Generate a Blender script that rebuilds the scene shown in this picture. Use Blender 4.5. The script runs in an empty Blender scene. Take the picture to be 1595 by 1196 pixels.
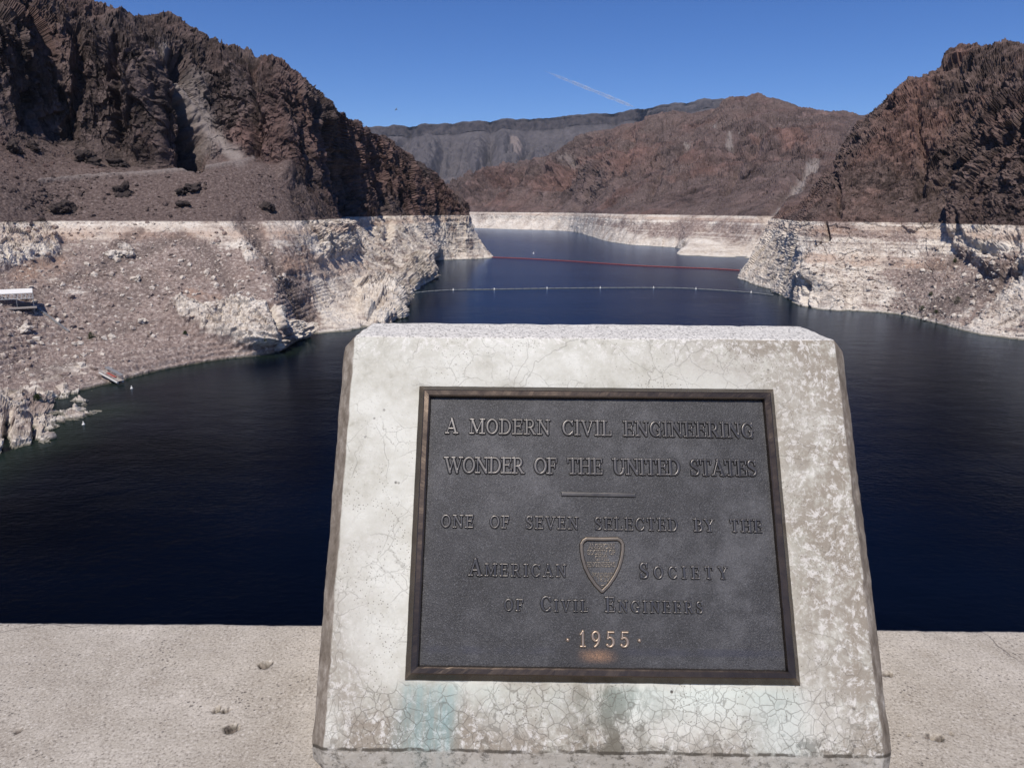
import bpy, bmesh, math, random
import numpy as np
from mathutils import Vector, Matrix
random.seed(7); np.random.seed(7)
C = bpy.context.scene
COL = C.collection
PI = math.pi

# ------------------------------------------------------------------ camera, sky, sun, exposure
EYE = 57.0                      # the eye stands 57 m above the lake, ring of old high water at 51 m
RING = 51.0
IW, IH, FP = 1595.0, 1196.0, 1150.0
PITCH = math.atan(270/FP); ROLL = 0.006
cp, sp, cr, sr = math.cos(PITCH), math.sin(PITCH), math.cos(ROLL), math.sin(ROLL)
FWD = np.array([0, cp, -sp]); UP0 = np.array([0, sp, cp]); RT0 = np.array([1.0, 0, 0])
RT = cr*RT0 + sr*UP0; UP = -sr*RT0 + cr*UP0
cam = bpy.data.cameras.new('camera'); camo = bpy.data.objects.new('camera', cam); COL.objects.link(camo)
camo.matrix_world = Matrix(((RT[0], UP[0], -FWD[0], 0), (RT[1], UP[1], -FWD[1], 0), (RT[2], UP[2], -FWD[2], EYE), (0, 0, 0, 1)))
cam.sensor_fit = 'HORIZONTAL'; cam.sensor_width = 36; cam.lens = FP/IW*36
cam.clip_start = 0.05; cam.clip_end = 120000
cam.dof.use_dof = True; cam.dof.focus_distance = 1.12; cam.dof.aperture_fstop = 34
C.camera = camo

SUN_EL, SUN_AZ = math.radians(57), math.radians(194)     # azimuth clockwise from +Y: high behind the viewer, a little to the left
w = bpy.data.worlds.new('World'); C.world = w; w.use_nodes = True
nt = w.node_tree; bg = nt.nodes['Background']
sky = nt.nodes.new('ShaderNodeTexSky'); sky.sky_type = 'NISHITA'; sky.sun_disc = False
sky.sun_elevation = SUN_EL; sky.sun_rotation = SUN_AZ
sky.altitude = 400; sky.air_density = 0.75; sky.dust_density = 0.0; sky.ozone_density = 6.0
hs = nt.nodes.new('ShaderNodeHueSaturation'); hs.inputs['Saturation'].default_value = 1.2; hs.inputs['Hue'].default_value = 0.512
nt.links.new(sky.outputs[0], hs.inputs['Color']); nt.links.new(hs.outputs[0], bg.inputs[0])
bg.inputs[1].default_value = 0.12
sl = bpy.data.lights.new('sun', 'SUN'); so = bpy.data.objects.new('sun', sl); COL.objects.link(so)
sl.energy = 5.0; sl.angle = math.radians(0.5); sl.color = (1.0, 0.93, 0.84)
sv = Vector((math.sin(SUN_AZ)*math.cos(SUN_EL), math.cos(SUN_AZ)*math.cos(SUN_EL), math.sin(SUN_EL)))
so.rotation_euler = sv.to_track_quat('Z', 'Y').to_euler()
C.view_settings.view_transform = 'Standard'; C.view_settings.look = 'None'
C.view_settings.exposure = -0.1; C.view_settings.gamma = 1.0
C.render.engine = 'CYCLES'

# ------------------------------------------------------------------ helpers
def tag(o, label=None, cat=None, group=None, kind=None):
    if label: o['label'] = label
    if cat: o['category'] = cat
    if group: o['group'] = group
    if kind: o['kind'] = kind
    return o
def empty(name, loc, rotz=0):
    o = bpy.data.objects.new(name, None); COL.objects.link(o); o.location = loc; o.rotation_euler = (0, 0, rotz); return o
def link(name, me, mat, parent=None, loc=None):
    o = bpy.data.objects.new(name, me); COL.objects.link(o)
    if mat: me.materials.append(mat)
    if parent: o.parent = parent
    if loc is not None: o.location = loc
    return o
def mesh_np(name, V, F, smooth=True):
    """V (n,3), F (m,k) arrays"""
    me = bpy.data.meshes.new(name); V = np.asarray(V, np.float32); F = np.asarray(F, np.int32)
    k = F.shape[1]
    me.vertices.add(len(V)); me.vertices.foreach_set('co', V.ravel())
    me.loops.add(F.size); me.loops.foreach_set('vertex_index', F.ravel())
    me.polygons.add(len(F)); me.polygons.foreach_set('loop_start', np.arange(0, F.size, k, dtype=np.int32))
    me.polygons.foreach_set('loop_total', np.full(len(F), k, np.int32))
    me.update(calc_edges=True)
    me.polygons.foreach_set('use_smooth', np.full(len(F), smooth, bool)); me.update()
    return me
def grid_faces(nr, nc, flip=False):
    i = np.arange(nr-1)[:, None]*nc + np.arange(nc-1)[None, :]
    f = np.stack([i, i+1, i+nc+1, i+nc], -1).reshape(-1, 4)
    return f[:, ::-1] if flip else f
def fattr(me, name, v):
    a = me.attributes.new(name, 'FLOAT', 'POINT'); a.data.foreach_set('value', np.asarray(v, np.float32).ravel())
def vattr(me, name, v):
    a = me.attributes.new(name, 'FLOAT_VECTOR', 'POINT'); a.data.foreach_set('vector', np.asarray(v, np.float32).ravel())
def sstep(a, b, x):
    t = np.clip((x-a)/(b-a), 0, 1); return t*t*(3-2*t)
_r = np.random.RandomState(3); _G = _r.normal(size=(64, 3)).astype(np.float32); _G /= np.linalg.norm(_G, axis=1, keepdims=True); _G *= 1.5
def perlin(P, seed=0):
    P = np.asarray(P, np.float32); fl = np.floor(P); I = fl.astype(np.int32).view(np.uint32); f = P-fl; u = f*f*f*(f*(f*6-15)+10)
    a_, b_, c_ = I[..., 0]*np.uint32(374761393)+np.uint32(seed*97531 & 0xffffffff), I[..., 1]*np.uint32(668265263), I[..., 2]*np.uint32(1440662683)
    HX, HY, HZ = (a_, a_+np.uint32(374761393)), (b_, b_+np.uint32(668265263)), (c_, c_+np.uint32(1440662683))
    def g(dx, dy, dz):
        h = HX[dx]+HY[dy]+HZ[dz]; h = (h ^ (h >> np.uint32(13)))*np.uint32(1274126177); h = (h ^ (h >> np.uint32(16))) & np.uint32(63)
        v = _G[h]; return v[..., 0]*(f[..., 0]-dx)+v[..., 1]*(f[..., 1]-dy)+v[..., 2]*(f[..., 2]-dz)
    def lp(a, b, t): return a+(b-a)*t
    x, y, z = u[..., 0], u[..., 1], u[..., 2]
    return lp(lp(lp(g(0,0,0), g(1,0,0), x), lp(g(0,1,0), g(1,1,0), x), y), lp(lp(g(0,0,1), g(1,0,1), x), lp(g(0,1,1), g(1,1,1), x), y), z)
def fbm(P, lam, octv, gain=0.5, seed=0, stretch=(1, 1, 1)):
    s = np.array(stretch, np.float32)/lam; r = 0; a = 1.0
    for i in range(octv):
        r = r + a*perlin(P*s*(2.03**i)+i*17.3, seed+i); a *= gain
    return r
def billow(P, lam, octv, gain=0.5, seed=0, stretch=(1, 1, 1)):
    """rounded bulges parted by sharp cracks, about -0.5..0.5"""
    s = np.array(stretch, np.float32)/lam; r = 0; a = 1.0
    for i in range(octv):
        r = r + a*(np.minimum(np.abs(perlin(P*s*(2.03**i)+i*31.7, seed+i))*2.2, 1.0)-0.45); a *= gain
    return r

def cells(P, lam, seed=0, stretch=(1, 1, 1)):
    """fractured blocks: a random set-back per irregular cell, -0.5..0.5"""
    Q = (P*(np.array(stretch, np.float32)/lam)).astype(np.float32); fl = np.floor(Q); I = fl.astype(np.int32); best = np.full(Q.shape[:-1], 9.0, np.float32); val = np.zeros(Q.shape[:-1], np.float32)
    for dx in (-1, 0, 1):
        for dy in (-1, 0, 1):
            for dz in (-1, 0, 1):
                o3 = np.array([dx, dy, dz], np.int32); J = (I+o3).view(np.uint32); h = J[..., 0]*np.uint32(374761393)+J[..., 1]*np.uint32(668265263)+J[..., 2]*np.uint32(1440662683)+np.uint32(seed*97531)
                h = (h ^ (h >> np.uint32(13)))*np.uint32(1274126177); h = h ^ (h >> np.uint32(16))
                f = np.stack([h & np.uint32(255), (h >> np.uint32(8)) & np.uint32(255), (h >> np.uint32(16)) & np.uint32(255)], -1).astype(np.float32)/255*.8+.1
                d = ((fl+o3+f-Q)**2).sum(-1); m = d < best; best = np.where(m, d, best); val = np.where(m, ((h >> np.uint32(20)) & np.uint32(1023)).astype(np.float32)/1023.0-.5, val)
    return val
RUG = {}
def facets(P, lam, seed=0, stretch=(1, 1, 1), tilt=.9):
    """angular broken rock: every irregular cell is a tilted plane set back by its own amount; also returns that amount"""
    Q = (P*(np.array(stretch, np.float32)/lam)).astype(np.float32); fl = np.floor(Q); I = fl.astype(np.int32); best = np.full(Q.shape[:-1], 9.0, np.float32)
    val = np.zeros(Q.shape[:-1], np.float32); out = np.zeros(Q.shape[:-1], np.float32)
    for dx in (-1, 0, 1):
        for dy in (-1, 0, 1):
            for dz in (-1, 0, 1):
                o3 = np.array([dx, dy, dz], np.int32); J = (I+o3).view(np.uint32); h = J[..., 0]*np.uint32(374761393)+J[..., 1]*np.uint32(668265263)+J[..., 2]*np.uint32(1440662683)+np.uint32(seed*97531)
                h = (h ^ (h >> np.uint32(13)))*np.uint32(1274126177); h = h ^ (h >> np.uint32(16))
                f = np.stack([h & np.uint32(255), (h >> np.uint32(8)) & np.uint32(255), (h >> np.uint32(16)) & np.uint32(255)], -1).astype(np.float32)/255*.8+.1
                D = Q-fl-o3-f; d = (D*D).sum(-1); v = ((h >> np.uint32(20)) & np.uint32(1023)).astype(np.float32)/1023.0-.5
                m = d < best; best = np.where(m, d, best); val = np.where(m, v, val); g = _G[((h*np.uint32(2654435761)) >> np.uint32(26)) & np.uint32(63)]
                out = np.where(m, v*.7+tilt*.66*(D*g).sum(-1), out)
    return out, val
RUG = {}
def rugged(P, lam, seed, vs=0.35):
    """jagged ribbed cliff: fins and joints broken into angular columns and blocks"""
    Wp = P+np.stack([perlin(P/(lam*.3), seed+1), perlin(P/(lam*.3), seed+2), perlin(P/(lam*.3), seed+3)], -1)*lam*.05
    r = 1.2*(0.5-np.minimum(np.abs(perlin(P*np.array([1, 1, vs*.6])/lam, seed))*2.2, 1))
    a, c1 = facets(Wp, lam*.5, seed+5, (1, 1, vs)); b, c2 = facets(Wp, lam*.2, seed+6, (1, 1, min(1, vs*1.6))); c, c3 = facets(P, lam*.08, seed+7, (1, 1, min(1, vs*2)))
    RUG['tone'] = .35*c1+.4*c2+.35*c3
    return r+1.0*a+.6*b+.3*c

def rug_in(mask, P, *a):
    o = np.zeros(P.shape[:-1], np.float32); m = mask > .003
    if m.any(): o[m] = rugged(P[m], *a)
    return o
def project(P):
    d = P-np.array([0, 0, EYE]); z = d@FWD; z = np.where(np.abs(z) < 1e-3, 1e-3, z)
    return IW/2+FP*(d@RT)/z, IH/2-FP*(d@UP)/z
def ray(px, py):
    return RT*(px-IW/2)/FP - UP*(py-IH/2)/FP + FWD
def at(px, py, Y):
    """a place Y metres up the lake seen at this spot of the photograph"""
    d = ray(px, py); return np.array([0, 0, EYE]) + d*(Y/d[1])
def on_z(px, py, z=0.0):
    d = ray(px, py); return np.array([0, 0, EYE]) + d*((z-EYE)/d[2])
def ring_at(px, Y):
    p = at(px, 330, Y); p[2] = RING; return p

# ---- node helpers
class NT:
    def __init__(s, name):
        s.m = bpy.data.materials.new(name); s.m.use_nodes = True; s.t = s.m.node_tree
        s.b = s.t.nodes['Principled BSDF']; s.out = s.t.nodes['Material Output']
    def n(s, typ, ins=None, **kw):
        o = s.t.nodes.new('ShaderNode'+typ)
        for k, v in kw.items(): setattr(o, k, v)
        for k, v in (ins or {}).items(): s.set(o.inputs[k], v)
        return o
    def set(s, inp, v):
        if isinstance(v, bpy.types.NodeSocket): s.t.links.new(v, inp)
        elif isinstance(v, (tuple, list)) and inp.type == 'RGBA' and len(v) == 3: inp.default_value = (*v, 1)
        else: inp.default_value = v
    def math(s, op, a, b=0.0, c=0.0, clamp=False):
        o = s.t.nodes.new('ShaderNodeMath'); o.operation = op; o.use_clamp = clamp
        s.set(o.inputs[0], a); s.set(o.inputs[1], b); s.set(o.inputs[2], c); return o.outputs[0]
    def step(s, a, b, x):
        o = s.t.nodes.new('ShaderNodeMapRange'); o.interpolation_type = 'SMOOTHSTEP'
        s.set(o.inputs[0], x); s.set(o.inputs[1], a); s.set(o.inputs[2], b); return o.outputs[0]
    def mix(s, f, a, b, mode='MIX'):
        o = s.t.nodes.new('ShaderNodeMix'); o.data_type = 'RGBA'; o.blend_type = mode; o.clamp_factor = True
        s.set(o.inputs[0], f); s.set(o.inputs[6], a); s.set(o.inputs[7], b); return o.outputs[2]
    def noise(s, vec, scale, detail=4, rough=0.55, dist=0.0):
        o = s.n('TexNoise', {'Scale': scale, 'Detail': detail, 'Roughness': rough, 'Distortion': dist})
        if vec is not None: s.set(o.inputs['Vector'], vec)
        return o.outputs['Fac']
    def noisec(s, vec, scale, detail=2):
        o = s.n('TexNoise', {'Scale': scale, 'Detail': detail})
        if vec is not None: s.set(o.inputs['Vector'], vec)
        return o.outputs['Color']
    def vor(s, vec, scale, feature='F1', out='Distance', rand=1.0):
        o = s.n('TexVoronoi', feature=feature); s.set(o.inputs['Scale'], scale); s.set(o.inputs['Randomness'], rand)
        if vec is not None: s.set(o.inputs['Vector'], vec)
        return o.outputs[out]
    def mapping(s, vec, scale=(1, 1, 1), loc=(0, 0, 0)):
        o = s.n('Mapping'); s.set(o.inputs['Vector'], vec); o.inputs['Scale'].default_value = scale; o.inputs['Location'].default_value = loc; return o.outputs[0]
    def warp(s, vec, scale, amt):
        c = s.noisec(vec, scale); a = s.n('VectorMath', operation='SUBTRACT'); s.set(a.inputs[0], c); a.inputs[1].default_value = (.5, .5, .5)
        b = s.n('VectorMath', operation='SCALE'); s.set(b.inputs[0], a.outputs[0]); b.inputs['Scale'].default_value = amt
        d = s.n('VectorMath', operation='ADD'); s.set(d.inputs[0], vec); s.set(d.inputs[1], b.outputs[0]); return d.outputs[0]
    def attr(s, name, out='Fac'):
        return s.n('Attribute', attribute_name=name).outputs[out]
    def xyz(s, v):
        o = s.n('SeparateXYZ'); s.set(o.inputs[0], v); return o.outputs
    def ramp(s, f, stops):
        o = s.n('ValToRGB'); s.set(o.inputs[0], f); e = o.color_ramp.elements
        while len(e) < len(stops): e.new(0.5)
        for el, (p, c) in zip(e, stops): el.position = p; el.color = (*c, 1)
        return o.outputs[0]
    def bump(s, h, strength, dist, normal=None):
        o = s.n('Bump', {'Strength': strength, 'Distance': dist, 'Height': h})
        if normal is not None: s.set(o.inputs['Normal'], normal)
        return o.outputs[0]
    def done(s, col=None, rough=None, nrm=None, metal=None, spec=None):
        if col is not None: s.set(s.b.inputs['Base Color'], col)
        if rough is not None: s.set(s.b.inputs['Roughness'], rough)
        if nrm is not None: s.set(s.b.inputs['Normal'], nrm)
        if metal is not None: s.set(s.b.inputs['Metallic'], metal)
        if spec is not None: s.set(s.b.inputs['Specular IOR Level'], spec)
        return s.m
def plain(name, col, rough=0.6, metal=0.0, var=0.15, scale=8.0):
    s = NT(name); oc = s.n('TexCoord').outputs['Object']
    n = s.noise(oc, scale, 5)
    c = s.mix(n, tuple(x*(1-var) for x in col), tuple(min(1, x*(1+var)) for x in col))
    return s.done(c, rough, s.bump(n, 0.15, 0.02), metal)

# ------------------------------------------------------------------ materials of the land
def rock_material(name, dark, brown, red, scale=1.0, far=False):
    s = NT(name); g = s.n('NewGeometry'); P = g.outputs['Position']; z = s.xyz(P)[2]
    scree, pale, chute, redm = s.attr('scree'), s.attr('pale'), s.attr('chute'), s.attr('redm')
    nb = s.noise(P, 0.012/scale, 6, 0.6); nm = s.noise(P, 0.09/scale, 6, 0.65); nf = s.noise(P, 0.7/scale, 5, 0.7)
    streak = s.noise(s.mapping(P, (1, 1, 0.16)), 0.11/scale, 6, 0.7)
    # bare volcanic rock above the ring
    mixv = s.math('ADD', s.math('MULTIPLY', nm, 0.55), s.math('MULTIPLY', streak, 0.45))
    rock = s.ramp(mixv, [(0.36, dark), (0.5, brown), (0.66, tuple(1.5*x for x in brown))])
    rock = s.mix(s.math('MULTIPLY', s.step(0.47, 0.68, s.math('ADD', nb, s.math('MULTIPLY', redm, 0.25))), 0.8), rock, red)
    sc = s.ramp(nf, [(0.3, (0.045, 0.034, 0.032)), (0.45, (0.105, 0.077, 0.07)), (0.58, (0.15, 0.115, 0.105)), (0.72, (0.3, 0.25, 0.23))])
    tone = s.attr('tone'); tv = s.math('ADD', s.math('MULTIPLY', tone, 1.7), 1.0); tc = s.n('CombineXYZ'); [s.set(tc.inputs[k], tv) for k in range(3)]
    rock = s.mix(1.0, rock, tc.outputs[0], 'MULTIPLY'); rock = s.mix(s.math('MULTIPLY', s.step(.56, .72, nf), .45), rock, tuple(2.3*x for x in brown))
    rock = s.mix(scree, rock, sc)
    rock = s.mix(chute, rock, s.mix(nf, (0.17, 0.143, 0.132), (0.33, 0.29, 0.272)))
    # bleached ring below: calcite over pink grey scree, banded by old water levels
    zz = s.n('CombineXYZ'); s.set(zz.inputs[2], s.math('ADD', z, s.math('MULTIPLY', nm, 1.6)))
    band = s.noise(zz.outputs[0], 0.33, 5, 0.75)
    wide = s.noise(zz.outputs[0], 0.075, 2, 0.5)
    under = s.ramp(nf, [(0.28, (0.088, 0.066, 0.058)), (0.42, (0.205, 0.156, 0.137)), (0.54, (0.29, 0.23, 0.205)), (0.68, (0.53, 0.465, 0.415))])
    white = s.ramp(s.math('ADD', s.math('MULTIPLY', nf, 0.5), s.math('MULTIPLY', nm, 0.5)), [(0.33, (0.27, 0.215, 0.18)), (0.45, (0.52, 0.455, 0.39)), (0.6, (0.7, 0.65, 0.58))])
    pk = s.math('ADD', pale, s.math('MULTIPLY', s.math('SUBTRACT', band, 0.5), 1.9))
    pk = s.math('ADD', pk, s.math('MULTIPLY', s.math('SUBTRACT', nm, 0.5), 0.9))
    ringc = s.mix(s.step(0.3, 0.72, pk), under, white)
    ringc = s.mix(s.math('MULTIPLY', s.step(0.5, 0.66, s.math('ADD', wide, s.math('MULTIPLY', redm, 0.22))), s.math('MULTIPLY', s.step(0.35, 0.6, nm), 0.6)), ringc, (0.36, 0.235, 0.17))
    fineb = s.noise(zz.outputs[0], 1.25, 3, .7); ringc = s.mix(s.math('MULTIPLY', s.step(.5, .36, fineb), s.math('MULTIPLY', s.step(24.0, 8.0, z), .5)), ringc, (.13, .1, .09))
    dirt = s.math('MULTIPLY', s.attr('dirt'), s.step(.68, .5, nf))
    ringc = s.mix(dirt, ringc, s.mix(nf, (.095, .074, .067), (.175, .14, .127)))
    lowband = s.step(3.2, 0.6, s.math('ADD', z, s.math('MULTIPLY', nm, 2.0)))
    ringc = s.mix(s.math('MULTIPLY', lowband, s.math('MULTIPLY', pale, 0.9)), ringc, (0.66, 0.63, 0.58))
    wet = s.step(0.9, 0.2, z)
    ringc = s.mix(s.math('MULTIPLY', wet, 0.75), ringc, (0.09, 0.085, 0.06))
    above = s.step(RING-0.35*scale, RING+0.35*scale, s.math('ADD', z, s.math('MULTIPLY', s.math('SUBTRACT', nf, 0.5), 1.6*scale)))
    col = s.mix(above, ringc, rock)
    h = s.math('ADD', s.math('MULTIPLY', nf, 0.6), s.math('MULTIPLY', s.vor(P, 0.55/scale), 0.35))
    return s.done(col, 0.95, s.bump(h, 0.9, 1.1*scale), spec=0.15)
M_LEFT = rock_material('volcanic_rock', (0.026, 0.021, 0.021), (0.078, 0.059, 0.055), (0.112, 0.069, 0.06))
M_RIGHT = rock_material('red_brown_rock', (0.029, 0.022, 0.021), (0.09, 0.064, 0.057), (0.14, 0.081, 0.066), 1.1)
M_MID = rock_material('reddish_hill_rock', (0.04, 0.03, 0.03), (0.096, 0.069, 0.064), (0.14, 0.083, 0.07), 3.0)
def mesa_material():
    s = NT('grey_basalt'); P = s.n('NewGeometry').outputs['Position']
    cl = s.attr('scree'); ch = s.attr('chute')
    n = s.noise(P, 0.006, 7, 0.65); n2 = s.noise(s.mapping(P, (1, 1, 0.2)), 0.02, 5, 0.6)
    talus = s.ramp(s.math('ADD', s.math('MULTIPLY', n, .5), s.math('MULTIPLY', n2, .5)), [(0.35, (0.065, 0.06, 0.066)), (0.65, (0.12, 0.108, 0.112))])
    cliff = s.ramp(n2, [(0.35, (0.03, 0.028, 0.034)), (0.65, (0.075, 0.066, 0.07))])
    c = s.mix(cl, cliff, talus); c = s.mix(ch, c, (0.2, 0.165, 0.155))
    return s.done(c, 0.95, s.bump(n2, 0.6, 12.0), spec=0.1)
M_MESA = mesa_material()

# ------------------------------------------------------------------ land sheets from surveyed sections
def pchip(Y, n_per):
    """Y (k, ...) control values along axis 0, n_per samples per interval"""
    k = len(Y); D = np.diff(Y, axis=0); m = np.zeros_like(Y)
    a, b = D[:-1], D[1:]
    with np.errstate(divide='ignore', invalid='ignore'):
        hm = np.where(a*b > 0, 2*a*b/(a+b), 0)
    m[1:-1] = 0.5*hm + 0.5*np.where(a*b > 0, 0.5*(a+b), 0)
    m[0] = D[0]; m[-1] = D[-1]
    out = []
    for i in range(k-1):
        t = (np.arange(n_per[i])/n_per[i]).reshape((-1,)+(1,)*(Y.ndim-1))
        h00 = 2*t**3-3*t**2+1; h10 = t**3-2*t**2+t; h01 = -2*t**3+3*t**2; h11 = t**3-t**2
        out.append(h00*Y[i]+h10*m[i]+h01*Y[i+1]+h11*m[i+1])
    out.append(Y[-1:]); return np.concatenate(out)
def sheet(ctrl, step):
    """ctrl (nc, nr, d): columns along the shore, rows up the slope. Returns the grid (R, C, d)."""
    px, py = project(ctrl[..., :3]); S = np.stack([px, py], -1)
    vis = ((px > -60) & (px < IW+60) & (py > -60) & (py < IH))
    def cnt(A, v):
        L = np.linalg.norm(np.diff(A, axis=0), axis=-1); ok = v[1:] | v[:-1]
        on = np.where(ok, L, L*0.18).max(1); return np.clip((on/step).astype(int), 3, 900)
    cc = cnt(S, vis); rc = cnt(S.transpose(1, 0, 2), vis.T)
    G = pchip(ctrl, cc); G = pchip(G.transpose(1, 0, 2), rc)
    return G
def normals(G):
    du = np.gradient(G, axis=1); dv = np.gradient(G, axis=0); n = np.cross(du, dv)
    n /= np.linalg.norm(n, axis=-1, keepdims=True)+1e-9
    c = (n*(np.array([0, 0, EYE])-G)).sum(-1)
    return n if np.median(c) > 0 else -n
def dseg(px, py, pts):
    """distance in photograph units to a drawn line, used to place gullies and rock bands"""
    d = np.full(px.shape, 1e9)
    for (x0, y0), (x1, y1) in zip(pts[:-1], pts[1:]):
        vx, vy = x1-x0, y1-y0; t = np.clip(((px-x0)*vx+(py-y0)*vy)/(vx*vx+vy*vy+1e-9), 0, 1)
        d = np.minimum(d, np.hypot(px-x0-t*vx, py-y0-t*vy))
    return d
def line(px, py, pts, r): return 1-sstep(0, r, dseg(px, py, pts))
def poly(px, py, pts, soft):
    ins = np.zeros(px.shape, bool); n = len(pts)
    for i in range(n):
        (x0, y0), (x1, y1) = pts[i], pts[(i+1) % n]
        c = ((y0 > py) != (y1 > py)) & (px < (x1-x0)*(py-y0)/((y1-y0) if y1 != y0 else 1e-9)+x0); ins ^= c
    d = dseg(px, py, pts+[pts[0]]); sd = np.where(ins, -d, d)
    return 1-sstep(-soft, soft, sd)
ALL = {}
def land(name, G, N, disp, attrs, mat, key):
    V = G[..., :3]+N*disp[..., None]
    nr, nc = V.shape[:2]
    F = grid_faces(nr, nc)
    du = V[nr//2, nc//2+1]-V[nr//2, nc//2]; dv = V[nr//2+1, nc//2]-V[nr//2, nc//2]
    if np.cross(du, dv)@N[nr//2, nc//2] < 0: F = F[:, ::-1]
    me = mesh_np(name, V.reshape(-1, 3), F, False)
    attrs.setdefault('tone', 0.0); attrs.setdefault('dirt', 0.0)
    for k, a in attrs.items(): fattr(me, k, np.broadcast_to(a, V.shape[:2]))
    o = link(name, me, mat); tag(o, kind='structure'); ALL[key] = V.astype(np.float32); return o
def surf(key, px, py):
    """the nearest place of a land sheet seen around this spot"""
    V = ALL[key].reshape(-1, 3); x, y = project(V); d = np.hypot(x-px, y-py); k = max(2.0, d.min()*1.5)
    c = np.where(d < k)[0]; i = c[np.argmin(np.linalg.norm(V[c]-np.array([0, 0, EYE]), axis=1))]; return V[i].astype(float)

WATERLINE = []
def column(W, rows, R_i, under=14.0, back=(140.0, -50.0)):
    """one section: waterline spot, then (px, py, Y) spots; entry R_i is (px, Y) on the ring level"""
    p0 = on_z(*W); pts = [p0]
    for i, r in enumerate(rows):
        pts.append(ring_at(*r) if i == R_i else at(*r))
    d = pts[1]-pts[0]; h = d.copy(); h[2] = 0; L = np.linalg.norm(h)+1e-6
    u = p0 - h/L*under*1.4; u[2] = -under
    s = pts[-1]; q = s.copy(); q[:2] += s[:2]/np.linalg.norm(s[:2])*back[0]; q[2] += back[1]
    WATERLINE.append(p0[:2].copy())
    return [u]+pts+[q]

# --- left mountain: rows lower slope, mid slope, ring, bench track, cliff foot, cliff middle, cliff top, skyline
LC = [
 ((-420, 790), [(-430, 640, 165), (-450, 480, 200), (-450, 240), (-420, 270, 270), (-390, 160, 310), (-390, 40, 330), (-360, -70, 350), (-330, -130, 400)]),
 ((-90, 700), [(-80, 600, 215), (-60, 480, 255), (-40, 310), (-20, 300, 335), (-20, 195, 390), (-20, 100, 400), (-12, 30, 412), (0, -30, 470)]),
 ((60, 628), [(60, 560, 250), (70, 450, 290), (80, 345), (90, 283, 375), (85, 212, 430), (85, 130, 440), (92, 60, 452), (112, 0, 500)]),
 ((168, 598), [(166, 530, 272), (170, 430, 312), (170, 352), (180, 275, 392), (175, 246, 440), (175, 160, 450), (180, 80, 465), (204, 30, 520)]),
 ((250, 577), [(250, 520, 283), (255, 430, 320), (255, 358), (262, 268, 405), (250, 262, 432), (250, 180, 446), (255, 90, 470), (258, 36, 540)]),
 ((340, 561), [(340, 520, 292), (340, 430, 328), (340, 365), (335, 259, 415), (335, 245, 452), (340, 180, 478), (345, 110, 500), (350, 78, 560)]),
 ((432, 549), [(432, 500, 305), (425, 420, 340), (420, 382), (410, 262, 430), (410, 250, 455), (415, 190, 470), (415, 125, 495), (420, 96, 560)]),
 ((474, 525), [(472, 480, 350), (470, 410, 375), (470, 410), (470, 288, 450), (468, 268, 470), (465, 210, 485), (462, 150, 510), (467, 124, 570)]),
 ((560, 512), [(540, 460, 405), (528, 400, 440), (520, 480), (515, 312, 495), (505, 292, 505), (500, 240, 520), (505, 192, 550), (522, 170, 610)]),
 ((612, 498), [(600, 450, 455), (575, 400, 530), (555, 630), (552, 323, 645), (545, 302, 655), (540, 262, 670), (545, 225, 690), (553, 193, 720)]),
 ((626, 468), [(622, 430, 530), (605, 380, 620), (590, 720), (588, 323, 735), (585, 306, 745), (585, 277, 760), (588, 246, 780), (596, 214, 810)]),
 ((674, 434), [(665, 405, 690), (645, 375, 745), (632, 795), (631, 324, 802), (630, 310, 810), (632, 290, 822), (637, 268, 840), (646, 249, 870)]),
 ((664, 408), [(684, 388, 860), (682, 366, 868), (680, 876), (679, 327, 880), (679, 318, 885), (680, 305, 892), (683, 294, 905), (690, 284, 935)]),
 ((768, 401), [(752, 386, 930), (740, 364, 926), (730, 922), (729, 331, 924), (729, 328, 927), (728, 325, 931), (727, 321, 938), (725, 316, 948)]),
 ((742, 385), [(730, 375, 1080), (722, 360, 1080), (716, 1080), (715, 330, 1084), (714, 327, 1088), (713, 323, 1092), (711, 318, 1100), (708, 312, 1110)]),
 ((690, 376), [(684, 370, 1290), (678, 358, 1290), (672, 1290), (670, 328, 1294), (668, 324, 1298), (666, 320, 1304), (662, 314, 1310), (655, 306, 1330)]),
]
ctrl = []
for ci, (W, rows) in enumerate(LC):
    c = column(W, rows, 2)
    amp = [.3, .8, 1.0, 1.0, 1.0, 1.2, 2.5, 5.0, 5.5, 3.5, 2.0]
    scr = [1, 1, 1, 1, 1, 1, .25, 0, 0, .15, .3]
    if ci >= 7: scr = [.6, .5, .5, .5, .4, .3, .1, 0, 0, .1, .3]; amp = [.5, 1.6, 2.0, 2.2, 2.2, 2.5, 3.5, 5.0, 5.0, 3.0, 2.0]
    if ci >= 9: scr = [.4, .3, .2, .2, .1, 0, 0, 0, 0, .1, .3]; amp = [1, 2.0, 2.6, 2.8, 3.0, 4.0, 4.5, 5.5, 5.5, 3.0, 2.0]
    ctrl.append([list(p)+[a, q] for p, a, q in zip(c, amp, scr)])
G = sheet(np.array(ctrl), 1.15); P = G[..., :3]; N = normals(P); px, py = project(P)
amp, scr = G[..., 3], np.clip(G[..., 4], 0, 1)
wob = 9*perlin(np.stack([px, py, 0*px], -1)/26, 5)+4*perlin(np.stack([px, py, 0*px], -1)/9, 6)
qx, qy = px+wob, py+6*perlin(np.stack([px, py, 0*px], -1)/22, 8)
rk = 1-scr
rug = .55*rugged(P, 64, 12, .4)+.8*rugged(P, 27, 11, .28); block = rug; tone = RUG['tone']; small = fbm(P, 5, 4, 0.6, 41)
disp = amp*rk*1.15*rug+amp*0.12*small
disp += scr*(0.9*fbm(P, 38, 4, 0.5, 51)+0.35*billow(P, 4.0, 3, 0.6, 52))
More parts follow.
